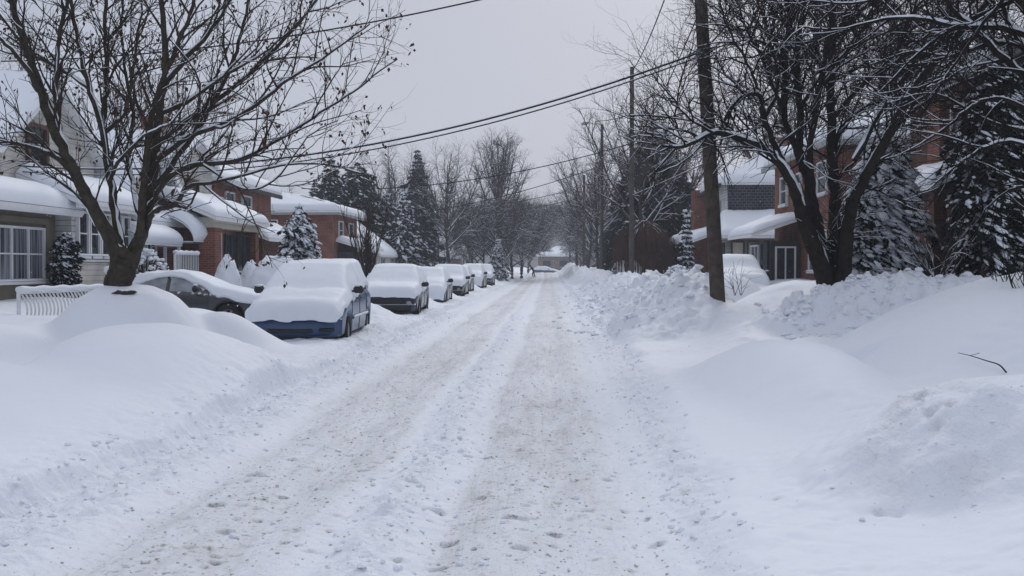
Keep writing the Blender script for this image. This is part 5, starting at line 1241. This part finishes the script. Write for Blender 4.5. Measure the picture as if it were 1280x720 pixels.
HAT = dict(L=4.2, zb=.24, wr=.31, wheels=(.8, 3.35), cat='car', paint=grey, key=[(0, .6, .66, .74, .62), (.06, .70, .76, .82, .70), (.3, .80, .88, .86, .76), (.9, .88, .98, .87, .78), (1.1, .90, 1.04, .87, .76), (1.9, .93, 1.42, .87, .62), (2.4, .93, 1.46, .87, .62), (3.5, .93, 1.42, .87, .62), (3.95, .92, 1.2, .85, .60), (4.15, .84, .92, .82, .6), (4.2, .7, .78, .78, .58)],
    side=[(1.45, 2.2), (2.3, 3.1)], ws=(1.08, 1.85), rw=(3.6, 3.95), mirror=1.4, seams=(1.15, 2.25), handles=(2.0,), snow=.15, zfs=.30, zrs=.8, seed=7, fo=.3,
    snowline=[(-.3, .3), (.1, .55), (.5, .72), (1.2, .84), (2.0, .86), (3, .9), (4.3, .9)], front=dict(bumper=(.25, .58), bm=grey))
SED = dict(L=4.5, zb=.22, wr=.32, wheels=(.85, 3.5), cat='car', paint=dkg, glass=M['frost'], key=[(0, .58, .62, .70, .58), (.06, .66, .71, .80, .68), (.3, .74, .80, .86, .74), (1.0, .84, .92, .89, .78), (1.25, .86, .98, .89, .74), (2.0, .90, 1.32, .89, .60), (2.4, .90, 1.37, .89, .60), (3.0, .92, 1.34, .89, .60), (3.85, .93, 1.06, .88, .70), (4.35, .90, .96, .85, .72), (4.5, .74, .80, .80, .66)],
    side=[(1.62, 2.35), (2.45, 3.2)], ws=(1.2, 1.95), rw=(3.1, 3.8), mirror=1.62, seams=(1.35, 2.4, 3.25), handles=(2.2, 3.05), snow=.13, zfs=.60, zrs=.8, seed=11, fo=.05,
    snowline=[(-.3, .56), (.0, .60), (.5, .68), (1.1, .80), (1.4, .98), (1.9, 1.22), (2.4, 1.30), (3.0, 1.24), (3.5, 1.0), (3.9, .90), (4.6, .86)],
    front=dict(bumper=(.22, .58), slots=[(-.55, .55, .28, .40)], boxes=[(-.82, -.50, .58, .68, 'lamp', 'headlight', .02), (.50, .82, .58, .68, 'lamp', 'headlight', .02)]))
GP = 'parked cars buried in snow'
def gl(x, y): return .03
V_ = car((-5.02, 19.45, .05), rad(3), 'blue van under thick snow with its bumper showing, nearest of the parked row', VAN, GP)
U_ = car((-4.80, 29.4, .03), rad(2.2), 'dark vehicle with chrome bumper strip and round fog lamp, second in the parked row', SUV, GP)
V_.scale = (1, 1, .95); U_.scale = (1, 1, .90)
h3 = car((-5.0, 39.6, .03), rad(1), 'third parked car of the row, snow buried to its grey door', HAT, GP)
def cpc(o, loc, label, rz=0, s=1.0):
    c = copy_tree(o); c.location = loc; c.rotation_euler = (0, 0, rz); c['label'] = label; c.scale = (1, 1, s); return c
cpc(U_, (-4.95, 47.3, .0), 'fourth parked car of the row, with a dark wing mirror above its dark side', rad(1), .92)
cpc(h3, (-5.25, 54.8, .05), 'fifth parked car of the row, mostly hidden behind the fourth', 0, 1.03)
cpc(h3, (-5.15, 64.2, .05), 'sixth parked car of the row, before the gap in the snowbank', rad(-1), 1.1)
cpc(U_, (-5.0, 71.8, .05), 'seventh parked car of the row, its mirror close behind the sixth', 0, .93)
cpc(h3, (-5.4, 97, .05), 'farthest parked car on the left, dark side showing under flat snow', rad(-4), .95)
S_ = car((-7.15, 25.4, .10), rad(90), 'dark grey sedan seen from its side in the driveway, hood heaped with snow', SED, 'cars standing in driveways')
BUR = dict(HAT); BUR.update(snowline=[(-.3, .15), (0, .2), (4.5, .2)], zfs=.15, zrs=.15, snow=.24, seed=15, fo=.6)
car((6.45, 33.2, .38), rad(-4), 'car in the right driveway wholly buried in smooth snow, only a dark mirror showing', BUR, 'cars standing in driveways')
c2 = cpc(h3, (5.2, 62, .55), 'boxy snow capped car beside the second utility pole on the right', rad(3), .9)
cpc(h3, (1.5, 178, 0), 'tiny hazy parked car before the house closing the street', rad(80), 1)
cpc(h3, (4.2, 150, .1), 'tiny hazy parked car at the far right of the street', rad(5), 1)

# ------------------------------------------------------------------ poles, lamps, wires
def pole(x, Y, Zt, r, label, m='pole', lean=0, lamp=None, base=-.3, arm=None):
    t = thing('utility_pole', (x, Y, 0), label, 'pole', 'utility poles along the right side')
    p = MB(); n = 14; zz = np.linspace(base, Zt, n); rr = np.linspace(r*1.08, r*.78, n)
    P = np.array([(x+lean*(z/ max(Zt, 1)), Y, z) for z in zz]); p.tube(P, rr, 18); p.build('post', M[m], t, smooth=True)
    s_ = MB(); 
    if lamp:
        la, lz = lamp; q = MB(); q.tube([(x, Y, lz-.7), (x-la*.35, Y, lz-.15), (x-la*.75, Y, lz), (x-la, Y, lz)], .035, 8); a_ = q.build('lamp_arm', M['metal'], t, smooth=True)
        q = MB(); q.blobs([(x-la-.28, Y, lz-.02)], [(.42, .17, .13)], 2, 0); o_ = q.build('lamp_head', M['metal'], a_, smooth=True)
    if arm:
        for az in arm:
            q = MB(); q.box(x-.9, x+.9, Y-.16-r, Y-.05-r, az, az+.11); q.build('crossarm', M[m], t)
            for k in (-.8, -.35, .35, .8):
                i_ = MB(); i_.tube([(x+k, Y-.1-r, az+.112), (x+k, Y-.1-r, az+.2), (x+k, Y-.1-r, az+.28)], [.02, .045, .03], 8); i_.build('insulator', M['greytrim'], t)
    return t
PT = pole(3.60, 21.0, 10.2, .15, 'nearest wooden utility pole, thick and brown, planted in the right snowbank', lean=-.62, arm=(9.3,))
MB().box(3.06, 3.2, 20.90, 21.05, 5.98, 6.2).build('cable_bracket', M['metal'], PT)
pole(3.72, 45, 10.6, .115, 'second utility pole on the right, grey and slim beside the weeping tree', 'polegrey', arm=None)
pole(3.5, 66, 11.0, .12, 'third utility pole on the right with a street lamp arm at its top', 'polegrey', lamp=(.85, 11.1))
pole(3.35, 95, 10.3, .15, 'fourth utility pole on the right with a small lamp arm', 'polegrey', lamp=(.9, 10.4))
pole(3.5, 125, 10.3, .15, 'fifth utility pole on the right, hazy and thin', 'polegrey')
pole(3.3, 156, 10.3, .15, 'farthest utility pole with a lamp, nearest the end of the street', 'polegrey', lamp=(1.0, 10.3))
pole(3.6, -16, 10, .16, 'utility pole behind the camera position', 'pole')['label'] = 'wooden utility pole standing behind the viewpoint'
def wire(a, b, sag, r, label, sn=False):
    t = np.linspace(0, 1, 40)[:, None]; a = np.array(a, float); b = np.array(b, float); P = a+(b-a)*t; P[:, 2] -= 4*sag*(t*(1-t))[:, 0]
    q = MB(); q.tube(P, r, 6); o_ = tag(q.build('cable', M['wire'], None, smooth=True), label, 'cable', 'overhead cables')
    if sn:
        P2 = P.copy(); P2[:, 2] += r*.9; q = MB(); q.tube(P2, r*.75, 6); q.build('cable_snow', M['snow'], o_, smooth=True)
wire((3.12, 21, 6.14), (-13.0, 24.0, 4.15), .85, .021, 'thick lower cable from the near pole across to the cream gable', True)
wire((3.12, 21, 6.05), (-13.0, 24.2, 4.02), .85, .014, 'thinner cable slung just beneath the thick cable over the street', True)
wire((3.3, 21, 8.5), (-13.4, 24, 6.7), .57, .017, 'upper cable crossing through the crown of the left tree')
wire((3.3, 21, 10.0), (3.72, 45, 10.4), .5, .02, 'line between the tops of the two nearest poles')
wire((3.35, 21, 6.3), (3.6, -16, 7.3), .5, .016, 'cable leaving the near pole towards the viewer')
wire((3.72, 45, 7.2), (-12.5, 50, 5.6), .7, .022, 'cable from the second pole across to the brick houses')
wire((3.72, 45, 7.1), (3.5, 21, 7.9), .4, .016, 'cable between the second pole and the near pole')
wire((3.72, 45, 4.85), (10.1, 20, 7.5), .25, .018, 'rising service cable from the second pole to the shade-darkened brick house', True)
wire((3.5, 66, 8.3), (-12, 72, 5.2), .5, .025, 'cable crossing from the third pole to the low cream house')
wire((3.35, 95, 9.2), (-12, 98, 7.2), .5, .028, 'far cable crossing from the fourth pole')
wire((3.35, 95, 8.2), (-12, 102, 6.6), .4, .028, 'far lower cable crossing from the fourth pole')
wire((3.5, 125, 8.6), (-12, 130, 6.6), .4, .03, 'far cable crossing from the fifth pole')
wire((3.72, 45, 9.8), (3.5, 66, 9.8), .35, .014, 'line between the second and third poles')
wire((3.5, 66, 9.6), (3.35, 95, 9.4), .4, .016, 'line between the third and fourth poles')
wire((3.35, 95, 9.2), (3.5, 125, 9.2), .4, .018, 'line between the fourth and fifth poles')
wire((3.5, 125, 9.2), (3.3, 156, 9.2), .4, .02, 'line between the fifth and farthest poles')

# distant figure clearing snow
def person(loc):
    t = thing('person', loc, 'small distant person in dark clothes bending with a shovel in the road', 'person'); L = np.array(loc, float)
    J = {'hip': (0, 0, .92), 'ch': (-.22, 0, 1.28), 'nk': (-.34, 0, 1.44), 'hd': (-.42, 0, 1.55), 'hl': (0, .1, .88), 'kl': (-.14, .14, .5), 'fl': (.0, .16, .06), 'tl': (-.16, .16, .04), 'hr': (0, -.1, .88), 'kr': (.08, -.14, .5), 'fr': (.22, -.16, .06), 'tr': (.08, -.16, .04),
         'sl': (-.24, .18, 1.34), 'el': (-.42, .2, 1.12), 'wl': (-.62, .1, .98), 'pl': (-.68, .08, .95), 'sr': (-.24, -.18, 1.34), 'er': (-.38, -.22, 1.08), 'wr': (-.5, -.06, .86), 'pr': (-.55, -.04, .82)}
    E = [('hip','ch'),('ch','nk'),('nk','hd'),('hip','hl'),('hl','kl'),('kl','fl'),('fl','tl'),('hip','hr'),('hr','kr'),('kr','fr'),('fr','tr'),('ch','sl'),('sl','el'),('el','wl'),('wl','pl'),('ch','sr'),('sr','er'),('er','wr'),('wr','pr')]
    Rr = dict(hip=.16, ch=.17, nk=.07, hd=.11, hl=.11, kl=.08, fl=.055, tl=.05, hr=.11, kr=.08, fr=.055, tr=.05, sl=.075, el=.055, wl=.04, pl=.045, sr=.075, er=.055, wr=.04, pr=.045)
    ks = list(J); me = bpy.data.meshes.new('figure'); me.from_pydata([J[k] for k in ks], [(ks.index(a), ks.index(b)) for a, b in E], [])
    o_ = bpy.data.objects.new('figure', me); C.objects.link(o_); o_.parent = t
    o_.modifiers.new('skin', 'SKIN')
    for i, k in enumerate(ks): me.skin_vertices[0].data[i].radius = (Rr[k], Rr[k]); me.skin_vertices[0].data[i].use_root = (k == 'hip')
    s_ = o_.modifiers.new('sub', 'SUBSURF'); s_.levels = 1; s_.render_levels = 1; me.materials.append(M['cloth'])
    q = MB(); q.blobs([(-.42, 0, 1.60)], [(.125, .125, .09)], 1, 0); q.build('hat', M['jeans'], t, smooth=True, local=True)
    q = MB(); q.tube([(-.45, -.03, .98), (-.6, .02, .72), (-1.05, .0, .12)], .018, 6); q.rbox(-1.35, -1.02, -.2, .2, .03, .07, .01)
    sh = q.build('shovel', M['black'], None, smooth=False); sh.location = loc; tag(sh, 'snow shovel in the hands of the distant bending person', 'shovel')
person((wx(667, 120), 120, .15))
# flakes still drifting down
rg = np.random.RandomState(77); n = 2600
pos = np.stack([rg.uniform(-22, 22, n), rg.uniform(2.5, 48, n), rg.uniform(.3, 12, n)], -1); s_ = rg.uniform(.003, .0075, n)
mb = MB(); mb.blobs(pos, np.stack([s_, s_, s_], -1), 4); tag(mb.build('falling_snow', M['snow'], None, smooth=True), kind='stuff')
# crumbs broken off by tyres and the plow
def crumbs(name, n, fx, y0, y1, s0, s1, m, seed):
    rg = np.random.RandomState(seed); y = np.exp(rg.uniform(math.log(y0), math.log(y1), n)); x = fx(rg, n, y)
    h = H(x, y)[0]; s_ = s0+(s1-s0)*rg.rand(n)**3
    mb = MB(); mb.blobs(np.stack([x, y, h+s_*.15], -1), np.stack([s_, s_*rg.uniform(.6, 1, n), s_*rg.uniform(.4, .75, n)], -1), seed, .3)
    tag(mb.build(name, m), kind='stuff')
crumbs('slush_crumbs', 4200, lambda r, n, y: np.minimum(.95, np.where(r.rand(n) < .45, r.normal(-2.05, .38, n), np.where(r.rand(n) < .75, r.normal(.0, .42, n), r.uniform(-3, 1.0, n)))), 4.8, 32, .003, .014, M['clod'], 61)
def _edge(r, n, y):
    k = r.rand(n); return np.where(k < .45, xl_(y)+r.normal(.2, .22, n), np.where(k < .62, xr_(y)+r.normal(-.12, .15, n), np.where(k < .8, r.normal(-1.0, .15, n), r.uniform(-3.6, 1.2, n))))
crumbs('snow_crumbs', 3200, _edge, 4.8, 34, .006, .034, M['snow'], 62)
crumbs('snow_crumbs', 1500, lambda r, n, y: r.normal(2.4, .75, n), 21, 60, .03, .11, M['snow'], 63)
crumbs('snow_crumbs', 900, lambda r, n, y: r.uniform(4.2, 9.5, n), 17.6, 20.6, .02, .09, M['snow'], 64)
crumbs('snow_crumbs', 90, lambda r, n, y: r.normal(2.6, .5, n), 5.6, 7.0, .006, .022, M['snow'], 65)
HAZE = .0009
# ------------------------------------------------------------------ light, air, camera
w = bpy.data.worlds.new('World'); sc.world = w; w.use_nodes = True
nt = w.node_tree; N = nt.nodes; L = nt.links
bg = N['Background']; out = N['World Output']
sky = N.new('ShaderNodeTexSky'); sky.sky_type = 'NISHITA'; sky.sun_disc = False
sky.sun_elevation = rad(36); sky.sun_rotation = rad(10); sky.air_density = 1; sky.dust_density = 3
L.new(sky.outputs[0], bg.inputs['Color']); bg.inputs['Strength'].default_value = .012
tc = N.new('ShaderNodeTexCoord'); sp = N.new('ShaderNodeSeparateXYZ'); L.new(tc.outputs['Generated'], sp.inputs[0])
cr = N.new('ShaderNodeValToRGB'); L.new(sp.outputs['Z'], cr.inputs['Fac'])
el = cr.color_ramp.elements
SK = [(0, (.400, .430, .51)), (.12, (.385, .415, .495)), (.35, (.375, .405, .485)), (.6, (.43, .45, .515)), (1, (.80, .85, .95))]
el[0].position = 0; el[0].color = (*SK[0][1], 1); el[1].position = 1; el[1].color = (*SK[-1][1], 1)
for p_, c_ in SK[1:-1]:
    e_ = el.new(p_); e_.color = (*c_, 1)
nz = N.new('ShaderNodeTexNoise'); nz.inputs['Scale'].default_value = 1.6; nz.inputs['Detail'].default_value = 3; L.new(tc.outputs['Generated'], nz.inputs['Vector'])
mr = N.new('ShaderNodeMapRange'); mr.inputs['From Min'].default_value = .3; mr.inputs['From Max'].default_value = .7; mr.inputs['To Min'].default_value = .955; mr.inputs['To Max'].default_value = 1.045
L.new(nz.outputs['Fac'], mr.inputs['Value'])
b2 = N.new('ShaderNodeBackground'); L.new(cr.outputs[0], b2.inputs['Color']); L.new(mr.outputs['Result'], b2.inputs['Strength'])
ad = N.new('ShaderNodeAddShader'); L.new(bg.outputs[0], ad.inputs[0]); L.new(b2.outputs[0], ad.inputs[1]); L.new(ad.outputs[0], out.inputs['Surface'])
sd = bpy.data.lights.new('sun', 'SUN'); sd.energy = .85; sd.angle = rad(22); sd.color = (1, .98, .96)
so = bpy.data.objects.new('sun', sd); C.objects.link(so); so.rotation_euler = (rad(54), 0, rad(170))
if HAZE:
    m = bpy.data.materials.new('haze'); m.use_nodes = True; n = m.node_tree; n.nodes.remove(n.nodes['Principled BSDF'])
    v = n.nodes.new('ShaderNodeVolumePrincipled'); v.inputs['Color'].default_value = (.90, .93, 1, 1); v.inputs['Density'].default_value = HAZE; v.inputs['Anisotropy'].default_value = .1
    n.links.new(v.outputs[0], n.nodes['Material Output'].inputs['Volume'])
    mb = MB().box(-450, 480, -100, 920, -3, 60); o = mb.build('haze', m); o['kind'] = 'stuff'
cam = bpy.data.cameras.new('camera'); co = bpy.data.objects.new('camera', cam); C.objects.link(co)
co.location = (0, 0, CAMZ); cam.sensor_width = 36; cam.lens = 36*F/1280; cam.clip_end = 4000; cam.clip_start = .05
co.rotation_euler = (rad(90)-math.atan(28/F), 0, math.atan(46/F))
sc.camera = co
sc.view_settings.view_transform = 'Standard'; sc.view_settings.look = 'None'; sc.view_settings.gamma = 1; sc.view_settings.exposure = 0; sc.view_settings.use_curve_mapping = False
sc.cycles.volume_bounces = 1; sc.cycles.max_bounces = 6; sc.cycles.diffuse_bounces = 3; sc.cycles.volume_step_rate = 10
sc.cycles.use_denoising = True
